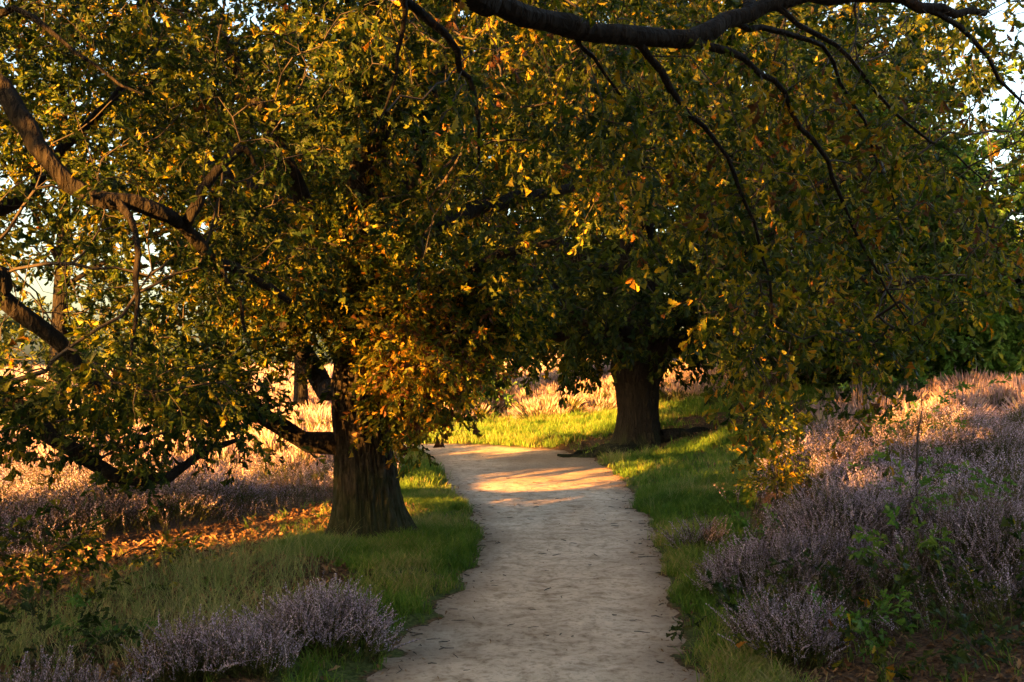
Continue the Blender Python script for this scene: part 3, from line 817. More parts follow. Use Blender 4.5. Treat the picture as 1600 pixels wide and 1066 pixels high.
for p in P:
    a = r.uniform(0, 2 * PI) if r.random() < .4 else r.normal(0, .5); L = r.uniform(.02, .10)
    q = np.array([p + np.array([math.cos(a), math.sin(a), 0]) * L * t + np.array([0, 0, .004]) + r.normal(0, .002, 3) for t in (-.5, -.15, .2, .5)])
    V, f = tube(q, np.array([1, 1.2, 1, .6]) * r.uniform(.0015, .0035), 4); b.add(V, [(f, 0)], .3)
tag(obj('twig_debris', b, M_TWIG), 'small dark twigs and crumbs lying on the sandy path', 'twigs', kind='stuff')

#@@TREES
# ---------------------------------------------------------------- trees
def A(px, py, Y, r=None):
    p = at(px, py, Y); return tuple(p) if r is None else (*p, r)

def finish_tree(root, sk, r0, bark, names, fb=None, leafm=M_LEAF, sides=(9, 4)):
    sk.radii(r0)
    for tg, bf in sk.bufs(sides).items():
        nm = 'twigs' if tg == 'twig' else names
        obj(nm, bf, M_TWIG if tg == 'twig' else bark, root, smooth=True)
    if fb is not None: obj('foliage', fb, [leafm, M_TWIG], root)

def ell_tips(n, c, rad, r, inner=.35, zmin=None, pw=.45):
    d = norm(r.normal(0, 1, (n * 4, 3))); q = (inner ** 3 + (1 - inner ** 3) * r.random(n * 4)) ** pw
    nz = .8 + .4 * fbm(d[:, 0] * 2 + 9, d[:, 1] * 2 + 9, d[:, 2] * 2 + 9, 88)
    P = np.array(c) + d * np.array(rad) * (q * nz)[:, None]
    if zmin is not None: P = P[P[:, 2] > zmin]
    f = 1.6 / np.mean(rad) ** .5
    cl = fbm(P[:, 0] * f, P[:, 1] * f, P[:, 2] * f * 1.3, 188, 2)
    P = P[cl > .39]
    return P[:n]

# --- first oak, left of the path
r = np.random.default_rng(101)
bx, by = -1.33, 9.25; bz = float(gz(bx, by)[0]) - .08
oak1 = thing('oak_tree', 'thick furrowed oak with mossy flared base left of the path', 'oak tree', (bx, by, bz))
tb_ = trunk_mesh([(bx, by, bz, .33), (bx - .01, by, bz + .35, .275), (bx - .04, by, bz + .8, .245), (bx - .09, by, bz + 1.3, .22), (bx - .10, by + .05, bz + 1.7, .21), (bx - .06, by + .1, bz + 2.3, .18), (bx - .04, by + .1, bz + 3.2, .17), (bx + .05, by, bz + 4.6, .12), (bx, by, bz + 6.4, .05)],
                 [(.1, .38, .75), (-.6, .35, .35), (-1.7, .5, .15), (-2.6, .35, .5), (2.6, .5, .3), (1.3, .4, .3)], 5, ridge=.028, ridgef=11, nth=200, nz=200)
obj('trunk', tb_, M_BARK1, oak1, smooth=True)
sk = Skel()
sk.limb([(bx, by, bz + 1.2, .1), (bx, by, bz + 3.2, .1), (bx, by, bz + 6, .05)], 'core', jit=0)
L = [[(bx - .12, by - .03, bz + .95, .13), A(482, 692, 9.15, .095), A(450, 672, 9.1, .085), A(390, 630, 9.0, .075), A(300, 628, 8.6, .055), A(200, 620, 8.0, .05), A(110, 590, 7.6, .03)],
     [(bx - .15, by, bz + 1.5, .15), A(512, 610, 9.8, .11), A(480, 560, 9.9, .09), A(430, 470, 9.9, .07), A(380, 380, 9.6, .05), A(330, 300, 9.3, .03)],
     [(bx + .05, by, bz + 2.2, .12), A(620, 520, 9.4, .09), A(700, 450, 9.1, .07), A(780, 400, 9.0, .05), A(880, 380, 9.0, .03)],
     [(bx, by, bz + 2.8, .12), A(600, 380, 10.2, .09), A(660, 220, 10.4, .07), A(700, 80, 10.6, .04)],
     [(bx, by, bz + 3.0, .12), A(500, 350, 9.4, .09), A(420, 200, 9.0, .07), A(350, 60, 8.8, .04)],
     [(bx, by, bz + 3.6, .1), (bx + .3, by + 1.2, bz + 4.6, .08), (bx + .6, by + 2.6, bz + 5.4, .05)],
     [(bx, by, bz + 2.4, .1), (bx - 1.0, by + 1.0, bz + 3.4, .08), (bx - 2.2, by + 1.8, bz + 4.0, .05)],
     [(bx, by, bz + 2.6, .1), (bx + 1.0, by + 1.3, bz + 3.4, .08), (bx + 2.2, by + 2.2, bz + 3.8, .05)]]
for i, l in enumerate(L): sk.limb(l, 'limb%d' % i, jit=.015, seed=i)
tips = list(ell_tips(520, (bx + .1, by + .1, bz + 5.6), (3.6, 3.4, 3.8), r, .3, bz + 2.9))
# skirts of hanging branches
for _ in range(80):
    u = r.uniform(590, 800); tips.append(at(u, r.uniform(430, np.interp(u, [560, 620, 680, 740, 800], [400, 500, 550, 550, 510])), r.uniform(8.5, 9.6)))
for _ in range(38):
    u = r.uniform(590, 700); tips.append(at(u, r.uniform(520, np.interp(u, [590, 640, 700], [600, 645, 615])), r.uniform(8.6, 9.3)))
for _ in range(120):
    u = r.uniform(230, 560); tips.append(at(u, r.uniform(380, np.interp(u, [230, 330, 420, 500, 560], [570, 570, 560, 480, 420])), r.uniform(8.4, 10.6)))
for _ in range(34):
    u = r.uniform(90, 420); tips.append(at(u, r.uniform(540, 640), r.uniform(7.6, 9.0)))
for _ in range(34): tips.append(at(r.uniform(530, 640), r.uniform(40, 420), r.uniform(8.5, 9.3)))
ends = sk.grow(tips, 1, jit=.03)
fb = Buf(); put_sprays(sk, ends, 8, SP_MID, 11, fb, (.62, .95), .24, tintbase=.52, filt=low_openings)
tips = []
for _ in range(46):
    u = r.uniform(590, 745); tips.append(at(u, r.uniform(500, np.interp(u, [590, 640, 680, 745], [600, 655, 635, 590])), r.uniform(8.1, 8.7)))
put_sprays(sk, sk.grow(tips, 111, jit=.02, step=.12), 5, SP_MID, 112, fb, (.6, .85), .18, tintbase=.72)  # sunlit spray: part of its brightness is put into a golden leaf tint
# drop the helper core tag: merge it into limb 3
sk.tag = ['limb3' if t == 'core' else t for t in sk.tag]
finish_tree(oak1, sk, .0034, M_BARK3, 'limb', fb, M_LEAF2)

# --- second oak, beyond the path bend
r = np.random.default_rng(202)
bx, by = 2.42, 19.3; bz = float(gz(bx, by)[0]) - .12
oak2 = thing('oak_tree', 'dark stout oak with exposed roots beyond the bend, right of the path', 'oak tree', (bx, by, bz))
tb_ = trunk_mesh([(bx - .02, by, bz, .42), (bx, by, bz + .35, .39), (bx, by, bz + .8, .38), (bx, by, bz + 1.3, .41), (bx + .02, by, bz + 1.7, .50), (bx + .1, by, bz + 2.4, .38), (bx, by, bz + 3.6, .3), (bx, by, bz + 6, .2), (bx, by, bz + 9, .08)],
                 [(0.15, .35, .9), (-.9, .4, .4), (-2.1, .4, .6), (3.0, .4, .5), (2.2, .4, .3), (1.2, .4, .3)], 9, nth=100, nz=140, ridge=.03, ridgef=5, fl_h=.28)
obj('trunk', tb_, M_BARK2, oak2, smooth=True)
for i, (a, ln, rr) in enumerate([(-2.35, 1.75, .15), (-2.75, 1.3, .10), (-1.9, 1.2, .10), (-1.4, .9, .08), (.1, 1.9, .14), (-.35, 1.4, .10), (2.9, 1.1, .11)]):
    pts = []
    for t in np.linspace(.25, 1, 9):
        x = bx + math.cos(a + .35 * math.sin(t * 5 + i)) * ln * t; y = by + math.sin(a + .35 * math.sin(t * 5 + i)) * ln * t
        pts.append((x, y, float(gz(x, y)[0]) + .13 * (1 - t) ** 1.2 + .03 * math.sin(t * 14 + i)))
    rad = np.interp(np.linspace(0, 1, 9), [0, 1], [rr, .025])
    V, f = tube(pts, rad, 9); g = vnoise(V[:, 0] * 8, V[:, 1] * 8, V[:, 2] * 8, 2) - .5
    V[:, 2] += g * .05; bb = Buf(); bb.add(V, [(f, 0)], .5); obj('root', bb, M_BARK2, oak2, smooth=True)
sk = Skel()
sk.limb([(bx, by, bz + 2.0, .3), (bx, by, bz + 6, .2), (bx, by, bz + 9, .08)], 'core', jit=0, step=.5)
for i, (a, z0, ln, rise) in enumerate([(-2.9, 1.75, 6, 1.2), (-.1, 1.65, 5.5, 1.6), (-2.2, 2.0, 5, 1.5), (-1.2, 2.1, 5, 1.7), (-.6, 1.9, 6, 1.5), (2.6, 2.1, 5.5, 2), (1.6, 2.2, 5, 2), (.6, 2.0, 6, 2), (3.1, 3, 6, 3), (0, 3, 6, 3), (-1.6, 3.2, 5, 3.2)]):
    pts = [(bx + math.cos(a) * ln * t, by + math.sin(a) * ln * t, bz + z0 + rise * (t ** .8) + .15 * math.sin(t * 7 + i), .17 * (1 - t) ** .8 + .03) for t in (.05, .2, .4, .65, .9)]
    sk.limb(pts, 'limb%d' % i, jit=.04, step=.4, seed=i)
tips = list(ell_tips(720, (bx + .3, by, bz + 6.6), (7.4, 6.2, 5.6), r, .45, bz + 2.1, .4))
# low skirt of leaves that hides the fork
for _ in range(170):
    a = r.uniform(0, 2 * PI); q = r.uniform(1.2, 6.3)
    tips.append(np.array([bx + math.cos(a) * q, by + math.sin(a) * q * .85, bz + np.interp(q, [1, 2.5, 6.3], [1.9, 2.0, 2.75]) + r.uniform(0, .9)]))
ends = sk.grow(tips, 2, jit=.05, step=.35)
fb = Buf(); put_sprays(sk, ends, 6, SP_LOW, 12, fb, (.6, .95), .42, back=3, droop=-.2, tintbase=.42, gaps=1)
sk.tag = ['limb9' if t == 'core' else t for t in sk.tag]
finish_tree(oak2, sk, .006, M_BARK2, 'limb', fb, M_LEAF)

# --- oak outside the left edge whose low branches hang into view
r = np.random.default_rng(303)
bx, by = -7.7, 6.4; bz = float(gz(bx, by)[0]) - .1
oak3 = thing('oak_tree', 'oak outside the left edge with a crooked bough and low curved branches', 'oak tree', (bx, by, bz))
tb_ = trunk_mesh([(bx, by, bz, .34), (bx, by, bz + .8, .29), (bx + .05, by, bz + 2.0, .26), (bx + .1, by, bz + 3.6, .22), (bx, by, bz + 6, .12), (bx, by, bz + 8, .05)], [(0, .4, .5), (2, .4, .5), (-2, .4, .5)], 15, nth=64, nz=80)
obj('trunk', tb_, M_BARK1, oak3, smooth=True)
sk = Skel()
sk.limb([(bx, by, bz + 1.5, .15), (bx + .1, by, bz + 3.6, .15), (bx, by, bz + 7, .08)], 'core', jit=0)
L = [[(bx + .1, by, bz + 4.0, .14), A(-190, 20, 6.1, .085), A(-60, 70, 5.7, .068), A(0, 135, 5.5, .058), A(60, 225, 5.4, .053), A(115, 290, 5.4, .048), A(170, 308, 5.45, .045), A(245, 330, 5.6, .046), A(290, 352, 5.8, .040), A(340, 408, 6.0, .036), A(395, 432, 6.2, .028), A(450, 470, 6.3, .02)],
     [(bx + .1, by, bz + 1.4, .12), A(-150, 640, 5.9, .09), A(-40, 600, 5.7, .07), A(40, 640, 5.6, .055), A(110, 702, 5.6, .046), A(180, 742, 5.7, .040), A(262, 745, 5.85, .033), A(318, 700, 6.1, .024), A(370, 690, 6.2, .014)],
     [(bx + .1, by, bz + 2.2, .12), A(-120, 420, 6.2, .08), A(0, 465, 6.2, .06), A(90, 530, 6.4, .05), A(150, 600, 6.6, .04), A(240, 625, 6.8, .028), A(330, 600, 7.0, .018)],
     [A(295, 340, 5.75, .036), A(322, 290, 5.8, .032), A(362, 238, 5.9, .03), A(385, 232, 5.95, .022), A(400, 260, 6, .014)],
     [A(180, 312, 5.45, .03), A(212, 360, 5.4, .018), A(215, 440, 5.35, .015), A(212, 500, 5.3, .010), A(205, 560, 5.25, .006)],
     [A(-60, 70, 5.7, .03), A(20, 20, 5.6, .02), A(90, 60, 5.5, .014), A(150, 105, 5.5, .010), A(230, 150, 5.5, .006)],
     [A(345, 412, 6.0, .02), A(372, 470, 6.0, .014), A(385, 540, 6.0, .008)],
     [(bx, by, bz + 3.2, .1), A(-60, 330, 8, .07), A(80, 250, 8.4, .05), A(200, 130, 8.6, .03)]]
for i, l in enumerate(L): sk.limb(l, 'limb%d' % i, jit=.011, step=.11, seed=i + 20)
tips = []
def area(n, u0, u1, vtop, vbot, y0, y1):
    k = 0
    while k < n:
        u = r.uniform(u0, u1); lo = np.interp(u, *vtop); hi = np.interp(u, *vbot)
        if hi <= lo: continue
        tips.append(at(u, r.uniform(lo, hi), r.uniform(y0, y1))); k += 1
area(105, -60, 620, ([0, 600], [-60, -60]), ([-60, 250, 450, 620], [220, 260, 210, 90]), 5.9, 9.0)
area(50, 230, 520, ([0, 600], [200, 200]), ([230, 520], [480, 440]), 5.8, 8.0)
area(90, -60, 430, ([-60, 440], [530, 570]), ([-60, 60, 200, 300, 430], [715, 725, 710, 680, 630]), 4.9, 6.4)
area(26, 20, 420, ([20, 120, 420], [110, 200, 260]), ([20, 120, 420], [230, 330, 420]), 6.2, 7.6)
area(44, -60, 260, ([-60, 600], [270, 270]), ([-60, 600], [540, 540]), 5.2, 8.0)
ends = sk.grow(tips, 3, jit=.02, step=.12)
fb = Buf(); put_sprays(sk, ends, 5, SP_HI, 13, fb, (.45, .72), .2, back=6, tintbase=.45, filt=low_openings)
# unseen part of the crown over the trunk, thickened to block the sun
r2 = np.random.default_rng(31)
tips = list(ell_tips(330, (bx + .3, by - .9, bz + 5.8), (2.9, 3.4, 3.6), r2, .3, bz + 3.0))
ends = sk.grow(tips, 33, jit=.04, step=.3)
put_sprays(sk, ends, 7, SP_LOW, 14, fb, (.9, 1.4), .5, back=3, tintbase=.45, filt=openings)
sk.tag = ['limb7' if t == 'core' else t for t in sk.tag]
finish_tree(oak3, sk, .0026, M_BARK3, 'limb', fb, M_LEAF2)

# --- oak behind the viewer whose bough arches across the top of the picture
r = np.random.default_rng(404)
bx, by = -3.0, -1.2; bz = float(gz(bx, by)[0]) - .1
oak4 = thing('oak_tree', 'oak with a heavy bough arching across the top and twigs trailing down the right', 'oak tree', (bx, by, bz))
tb_ = trunk_mesh([(bx, by, bz, .42), (bx, by, bz + .8, .36), (bx + .05, by, bz + 2.0, .33), (bx + .1, by, bz + 3.4, .27), (bx, by, bz + 6, .15), (bx, by, bz + 8, .06)], [(0, .4, .5), (2, .4, .5), (-2, .4, .5)], 25, nth=64, nz=80)
obj('trunk', tb_, M_BARK1, oak4, smooth=True)
sk = Skel()
sk.limb([(bx, by, bz + 2, .2), (bx + .1, by, bz + 3.4, .2), (bx, by, bz + 7, .1)], 'core', jit=0)
L = [[(bx + .1, by, bz + 3.0, .2), (-1.9, 1.5, 3.7, .15), A(690, -45, 3.9, .072), A(770, -5, 4.2, .056), A(860, 33, 4.4, .051), A(960, 58, 4.6, .049), A(1050, 62, 4.7, .047), A(1110, 48, 4.8, .045), A(1170, 18, 4.9, .041), A(1260, -2, 5.0, .040), A(1370, -4, 5.1, .032), A(1440, 12, 5.2, .026), A(1540, 22, 5.4, .018)],
     [A(690, -45, 3.9, .03), A(632, -10, 4.2, .024), A(655, 15, 4.3, .021), A(695, 50, 4.4, .018), A(722, 110, 4.5, .014), A(745, 150, 4.6, .011), A(748, 250, 4.7, .006)],
     [A(632, -10, 4.2, .02), A(634, 20, 4.25, .012), A(618, 90, 4.3, .009), A(612, 150, 4.4, .007), A(585, 215, 4.4, .004)],
     [A(985, 60, 4.62, .026), A(1015, 90, 4.7, .020), A(1045, 140, 4.8, .017), A(1080, 178, 4.9, .014), A(1120, 230, 5.0, .012), A(1150, 265, 5.0, .011), A(1185, 345, 5.1, .009), A(1200, 440, 5.2, .007), A(1205, 520, 5.3, .005)],
     [A(1050, 62, 4.7, .024), A(1130, 85, 4.8, .019), A(1190, 105, 4.9, .016), A(1225, 150, 5.0, .014), A(1255, 200, 5.1, .013), A(1290, 250, 5.2, .012), A(1330, 340, 5.3, .010), A(1370, 420, 5.4, .008), A(1400, 480, 5.5, .006), A(1440, 540, 5.6, .004)],
     [A(1210, 8, 4.95, .022), A(1240, 40, 5.0, .016), A(1300, 75, 5.1, .014), A(1350, 110, 5.1, .012), A(1400, 180, 5.2, .010), A(1480, 240, 5.3, .007), A(1540, 290, 5.4, .004)],
     [A(1110, 48, 4.8, .022), A(1190, 40, 5.1, .016), A(1285, 75, 5.3, .013), A(1310, 130, 5.4, .012), A(1350, 190, 5.5, .010), A(1365, 235, 5.6, .008), A(1400, 330, 5.7, .005)],
     [A(1440, 12, 5.2, .016), A(1520, 60, 5.3, .013), A(1560, 120, 5.4, .010), A(1600, 160, 5.5, .007)],
     [A(900, 48, 4.5, .02), A(915, 75, 4.6, .013), A(950, 120, 4.9, .010), A(990, 190, 5.2, .008), A(1010, 260, 5.4, .006)],
     [A(770, -5, 4.2, .026), A(820, -50, 4.8, .02), A(900, -60, 5.4, .016), A(960, -20, 6.0, .012)],
     [A(1170, 18, 4.9, .03), A(1200, -50, 5.6, .02), A(1260, -60, 6.3, .016), A(1340, 0, 7.0, .012)]]
for i, l in enumerate(L): sk.limb(l, 'limb%d' % i, jit=.011, step=.11, seed=i + 50)
tips = []
vb = ([520, 620, 760, 900, 1000, 1080, 1130, 1200, 1300, 1400, 1450, 1520, 1650], [60, 130, 190, 250, 330, 450, 540, 580, 600, 590, 520, 480, 480])
area(250, 560, 1640, ([0, 1600], [-60, -60]), vb, 5.0, 9.0)
area(56, 1090, 1450, ([1000, 1500], [440, 440]), ([1090, 1150, 1250, 1350, 1450], [540, 650, 670, 690, 610]), 5.2, 7.6)
area(22, 1400, 1640, ([1000, 1600], [330, 330]), ([1400, 1640], [500, 500]), 5.0, 6.6)
area(50, 900, 1300, ([0, 1600], [60, 60]), ([900, 1300], [420, 480]), 6.0, 8.5)
nodes = [i for i, t in enumerate(sk.tag) if t in ('limb1', 'limb3', 'limb4', 'limb5', 'limb6', 'limb7', 'limb8')]
for i in r.choice(nodes, 90):
    o_ = r.normal(0, .2, 3); o_[2] = -abs(o_[2]) - .05; tips.append(sk.p[i] + o_)
ends = sk.grow(tips, 4, jit=.024, step=.10, sag=.45, kp=.2)
fb = Buf(); put_sprays(sk, ends, 3, SP_HI, 15, fb, (.46, .74), .17, back=6, droop=-.6, tintbase=.55)
r2 = np.random.default_rng(41)
tips = [p for p in ell_tips(330, (bx + .2, by - .5, bz + 6.3), (6.2, 5.0, 3.2), r2, .3, bz + 3.2)]  # unseen rear crown, filled out as a sun screen with cut openings
tips = [p for p in tips if not (p[1] > 2.0 and project(p)[1][0] > -150)]
ends = sk.grow(tips, 43, jit=.04, step=.3)
put_sprays(sk, ends, 7, SP_LOW, 16, fb, (1.0, 1.5), .5, back=3, tintbase=.45, filt=openings)
sk.tag = ['limb0' if t == 'core' else t for t in sk.tag]
finish_tree(oak4, sk, .0028, M_BARK3, 'limb', fb, M_LEAF2)

# --- other trees
def simple_tree(name, label, cat, x, y, h, cr, cz, n, seed, leafm, tpl=SP_FAR, per=5, group=None, tb=.5, size=(.7, 1.15), trunk_r=.22, zmin=1.0, gaps=1, filt=None):
    r = np.random.default_rng(seed); z = float(gz(x, y)[0]) - .1
    root = thing(name, label, cat, (x, y, z), group)
    t = trunk_mesh([(x, y, z, trunk_r), (x, y, z + h * .15, trunk_r * .8), (x + r.normal(0, .1), y, z + h * .5, trunk_r * .5), (x, y, z + h * .7, trunk_r * .12)], [(0, .5, .4), (2.1, .5, .4), (-2.1, .5, .4)], seed, nth=32, nz=40)
    obj('trunk', t, M_BARK2, root, smooth=True)
    sk = Skel(); sk.limb([(x, y, z + h * .12, .02), (x, y, z + h * .5, .02), (x, y, z + h * .85, .02)], 'core', jit=0, step=.5)
    for k, a in enumerate(r.uniform(0, 2 * PI, 6)):
        z0 = h * r.uniform(.2, .6); sk.limb([(x, y, z + z0, trunk_r * .35), (x + math.cos(a) * cr[0] * .45, y + math.sin(a) * cr[1] * .45, z + z0 + h * .1, trunk_r * .2), (x + math.cos(a) * cr[0] * .8, y + math.sin(a) * cr[1] * .8, z + z0 + h * .16, trunk_r * .08)], 'limb%d' % k, seed=k, step=.5)
    ends = sk.grow(ell_tips(n, (x, y, z + cz), cr, r, .4, z + zmin, .42), seed, jit=.06, step=max(.3, h * .05))
    fb = Buf(); put_sprays(sk, ends, per, tpl, seed + 1, fb, size, .6, back=3, droop=-.1, tintbase=tb, gaps=gaps, filt=filt)
    sk.tag = ['limb0' if q == 'core' else q for q in sk.tag]
    finish_tree(root, sk, .008, M_BARK2, 'limb', fb, leafm, (6, 3))
    return root

simple_tree('green_tree', 'bright green leafy tree at the right edge, beyond the hanging oak twigs', 'tree', *at(1520, 560, 24)[:2], 8.2, (3.6, 3.4, 3.6), 3.9, 400, 901, M_LEAFG, tb=.4, size=(.55, .9), zmin=.4)
simple_tree('dark_tree', 'dark shaded tree behind the hanging twigs, between the second oak and the bright green tree', 'tree', *at(1330, 560, 29)[:2], 10.5, (4.8, 4.2, 5.2), 5.2, 330, 902, M_LEAFD, tb=.4, zmin=.5)
simple_tree('broad_tree', 'broad dark tree closing the gap behind the two oak crowns', 'tree', *at(760, 560, 33)[:2], 13.5, (7.0, 5, 5.8), 8.0, 420, 903, M_LEAFD, tb=.45, zmin=2.4)
simple_tree('tall_tree', 'tall green tree behind the crown of the nearer oak', 'tree', *at(470, 560, 30)[:2], 13, (4.6, 4.5, 5.0), 8.2, 330, 904, M_LEAF, tb=.45, zmin=3.0)
simple_tree('tall_tree', 'tall tree rising behind the second oak toward the upper right', 'tree', *at(1090, 560, 34)[:2], 15, (6.6, 5, 6.6), 8.8, 420, 905, M_LEAF, tb=.45, zmin=2.2)
simple_tree('pale_tree', 'open crowned tree standing on the heath at the far left, seen through the low branches', 'tree', *at(90, 560, 24)[:2], 13, (4.4, 3.4, 6.0), 7.2, 430, 906, M_LEAF, tpl=SP_LOW, per=6, tb=.5, zmin=1.6)
# far wood on the horizon
b = Buf(); r = np.random.default_rng(910)
P = []
for _ in range(2600):
    x = r.uniform(-110, 130); yy = 120 + r.uniform(-8, 12) + .05 * abs(x); top = 4.5 + 5 * fbm(x * .09, 3, 0, 92)
    P.append((x, yy, float(height(np.array(x), np.array(yy))) + r.uniform(0, 1) * top))
P = np.array(P); R = frames(norm(r.normal(0, 1, P.shape)), r.uniform(0, 6, len(P)))
for i, T in enumerate(SP_FAR): m = np.arange(len(P)) % len(SP_FAR) == i; b.inst(T, P[m], R[m], r.uniform(2.0, 3.4, m.sum()), r.random(m.sum()))
tag(obj('distant_wood', b, [M_LEAFD, M_TWIG]), 'low distant wood along the horizon beyond the heath', 'wood', kind='stuff')

# --- added unseen thicket behind the viewer, blocking sun from the near ground
def thicket(label, s0, a0, h, rx, n, seed):
    x, y = PERP * s0 + SUN * a0
    r = np.random.default_rng(seed); z = float(gz(x, y)[0])
    root = thing('occluder_bush', label, 'bush', (x, y, z), 'added sun blocking bushes behind the viewpoint')
    sk = Skel()
    for k in range(6):
        a = r.uniform(0, 2 * PI); sk.limb([(x, y, z - .05, .06), (x + math.cos(a) * rx * .3, y + math.sin(a) * rx * .3, z + h * .4, .04), (x + math.cos(a) * rx * .5, y + math.sin(a) * rx * .5, z + h * .75, .02)], 'stem%d' % k, seed=k)
    ends = sk.grow(ell_tips(n, (x, y, z + h * .5), (rx, rx * .8, h * .52), r, .2, z + .05), seed, jit=.04, step=.3)
    fb = Buf()
    put_sprays(sk, ends, 6, SP_LOW, seed + 1, fb, (.8, 1.2), .4, back=3, tintbase=.4, gaps=0, filt=openings)
    sk.tag = ['stem0' if False else q for q in sk.tag]
    sk.radii(.004)
    for tg, bf in sk.bufs((6, 3)).items(): obj('twigs' if tg == 'twig' else 'stem', bf, M_TWIG, root, smooth=True)
    obj('foliage', fb, [M_LEAFD, M_TWIG], root)
WORDS = ['leftmost', 'second', 'third', 'fourth', 'fifth', 'sixth', 'seventh', 'eighth', 'ninth', 'tenth']
for i in range(10):
    thicket('added unseen thicket bush blocking sun from behind the viewpoint, %s of the row from the left' % WORDS[i], -5.75 + 1.36 * i, -9.3 + .5 * (i % 2), 3.6 + .3 * ((i * 7) % 3) / 2 + .3 * (i > 0) + .5 * (i > 1), 1.25, 95, 950 + i)


_p = PERP * -6.55 + SUN * -8.0  # added unseen tree, placed to keep sun off the nearer oak trunk
simple_tree('rear_occluder_tree', 'added unseen small tree behind the viewpoint, shading the nearer oak trunk', 'tree', _p[0], _p[1], 4.2, (.6, .6, 1.0), 3.15, 110, 971, M_LEAFD, tpl=SP_LOW, per=5, tb=.4, zmin=2.0, gaps=0, size=(.7, 1.0), trunk_r=.06, filt=openings)

_p = PERP * -10.2 + SUN * -3.0  # added unseen tree that blocks the sun on the second oak trunk
simple_tree('left_occluder_tree', 'added unseen slender tree outside the left edge, shading the second oak trunk', 'tree', _p[0], _p[1], 4.9, (.9, .9, 1.3), 3.75, 190, 972, M_LEAFD, tpl=SP_LOW, per=5, tb=.4, zmin=2.7, gaps=0, size=(.7, 1.0), trunk_r=.06, filt=openings)

thicket('added unseen low bush left of the row behind the viewpoint, blocking sun', -9.4, -9.3, 2.55, 1.2, 95, 990)  # added to keep direct sun off the heather at far left

# ---------------------------------------------------------------- small plants
def sapling(name, label, cat, px, py, Y, h, spread, n, seed, leafm, tpl=SP_HI, size=(.5, .8), nstem=2, per=3, tb=.6, group=None, lean=0.):
    r = np.random.default_rng(seed); p = at(px, py, Y) if Y else ground_at(px, py); x, y = p[0], p[1]; z = float(gz(x, y)[0])
    root = thing(name, label, cat, (x, y, z), group)
    sk = Skel()
    for k in range(nstem):
        dx, dy = r.normal(0, spread * .4, 2); sk.limb([(x, y, z - .03, .012 * h + .004), (x + dx * .3, y + dy * .3, z + h * .45, .008 * h + .003), (x + dx + lean, y + dy, z + h * .9, .003)], 'stem%d' % k, jit=.006, step=.08, seed=seed + k)
    t = np.stack([x + r.normal(0, spread, n), y + r.normal(0, spread, n), z + h * r.uniform(.2, 1.05, n)], 1)
    t[:, :2] = np.array([x, y]) + (t[:, :2] - [x, y]) * (1.25 - .6 * (t[:, 2:3] - z) / h)
    ends = sk.grow(t, seed, jit=.01, step=.07, sag=-.1)
    fb = Buf(); put_sprays(sk, ends, per, tpl, seed + 9, fb, size, .08, back=3, droop=.05, tintbase=tb, gaps=0)
    sk.radii(.0015)
    for tg, bf in sk.bufs((6, 3)).items(): obj('twigs' if tg == 'twig' else 'stem', bf, M_TWIG, root, smooth=True)
    obj('foliage', fb, [leafm, M_TWIG], root)
SEED = 'oak seedlings on the right bank'
sapling('oak_sapling', 'golden sunlit oak sapling standing in the heather right of the path', 'sapling', 1215, 785, 0, .95, .15, 44, 31, M_LEAF2, SP_MID, (.45, .65), 3, 3, .7)
sapling('oak_sapling', 'thin straggly sapling with sparse leaves in the heather, far right below the hanging twigs', 'sapling', 1430, 790, 0, 1.2, .34, 30, 32, M_LEAFG, SP_HI, (.45, .7), 4, 1, .6)
sapling('oak_sapling', 'small bushy sapling with a pale stem at the lower left edge', 'sapling', 65, 972, 0, .6, .22, 34, 33, M_LEAF2, SP_HI, (.5, .75), 2, 2, .65)
sapling('oak_seedling', 'bright green oak seedling lower right, level with the dark heather', 'seedling', 1410, 925, 0, .38, .13, 8, 34, M_LEAFG, SP_HI, (.6, .8), 2, 2, .75, SEED)
sapling('oak_seedling', 'dark leafed seedling in the grass right of the path bottom', 'seedling', 1150, 985, 0, .14, .12, 8, 35, M_LEAFD, SP_HI, (.5, .7), 2, 2, .5, SEED)
sapling('oak_seedling', 'blue green seedling on the bank just below the dark heather', 'seedling', 1390, 975, 0, .25, .14, 8, 36, M_LEAFD, SP_HI, (.55, .75), 2, 2, .6, SEED)
sapling('oak_seedling', 'yellow green seedling low at the bottom of the right bank', 'seedling', 1320, 1040, 0, .18, .14, 10, 37, M_LEAF, SP_HI, (.5, .7), 2, 2, .6, SEED)
sapling('oak_seedling', 'seedling with large leaves at the right picture edge', 'seedling', 1575, 960, 0, .35, .13, 8, 38, M_LEAF, SP_HI, (.6, .8), 2, 2, .55, SEED)
sapling('oak_seedling', 'low bramble like seedling in the bottom left corner', 'seedling', 75, 1050, 0, .2, .16, 14, 39, M_LEAFD, SP_HI, (.5, .7), 3, 2, .5)
sapling('oak_seedling', 'green leafy seedling beside the fallen stick left of the nearer oak', 'seedling', 262, 895, 0, .22, .14, 14, 40, M_LEAF, SP_HI, (.5, .7), 3, 2, .7)
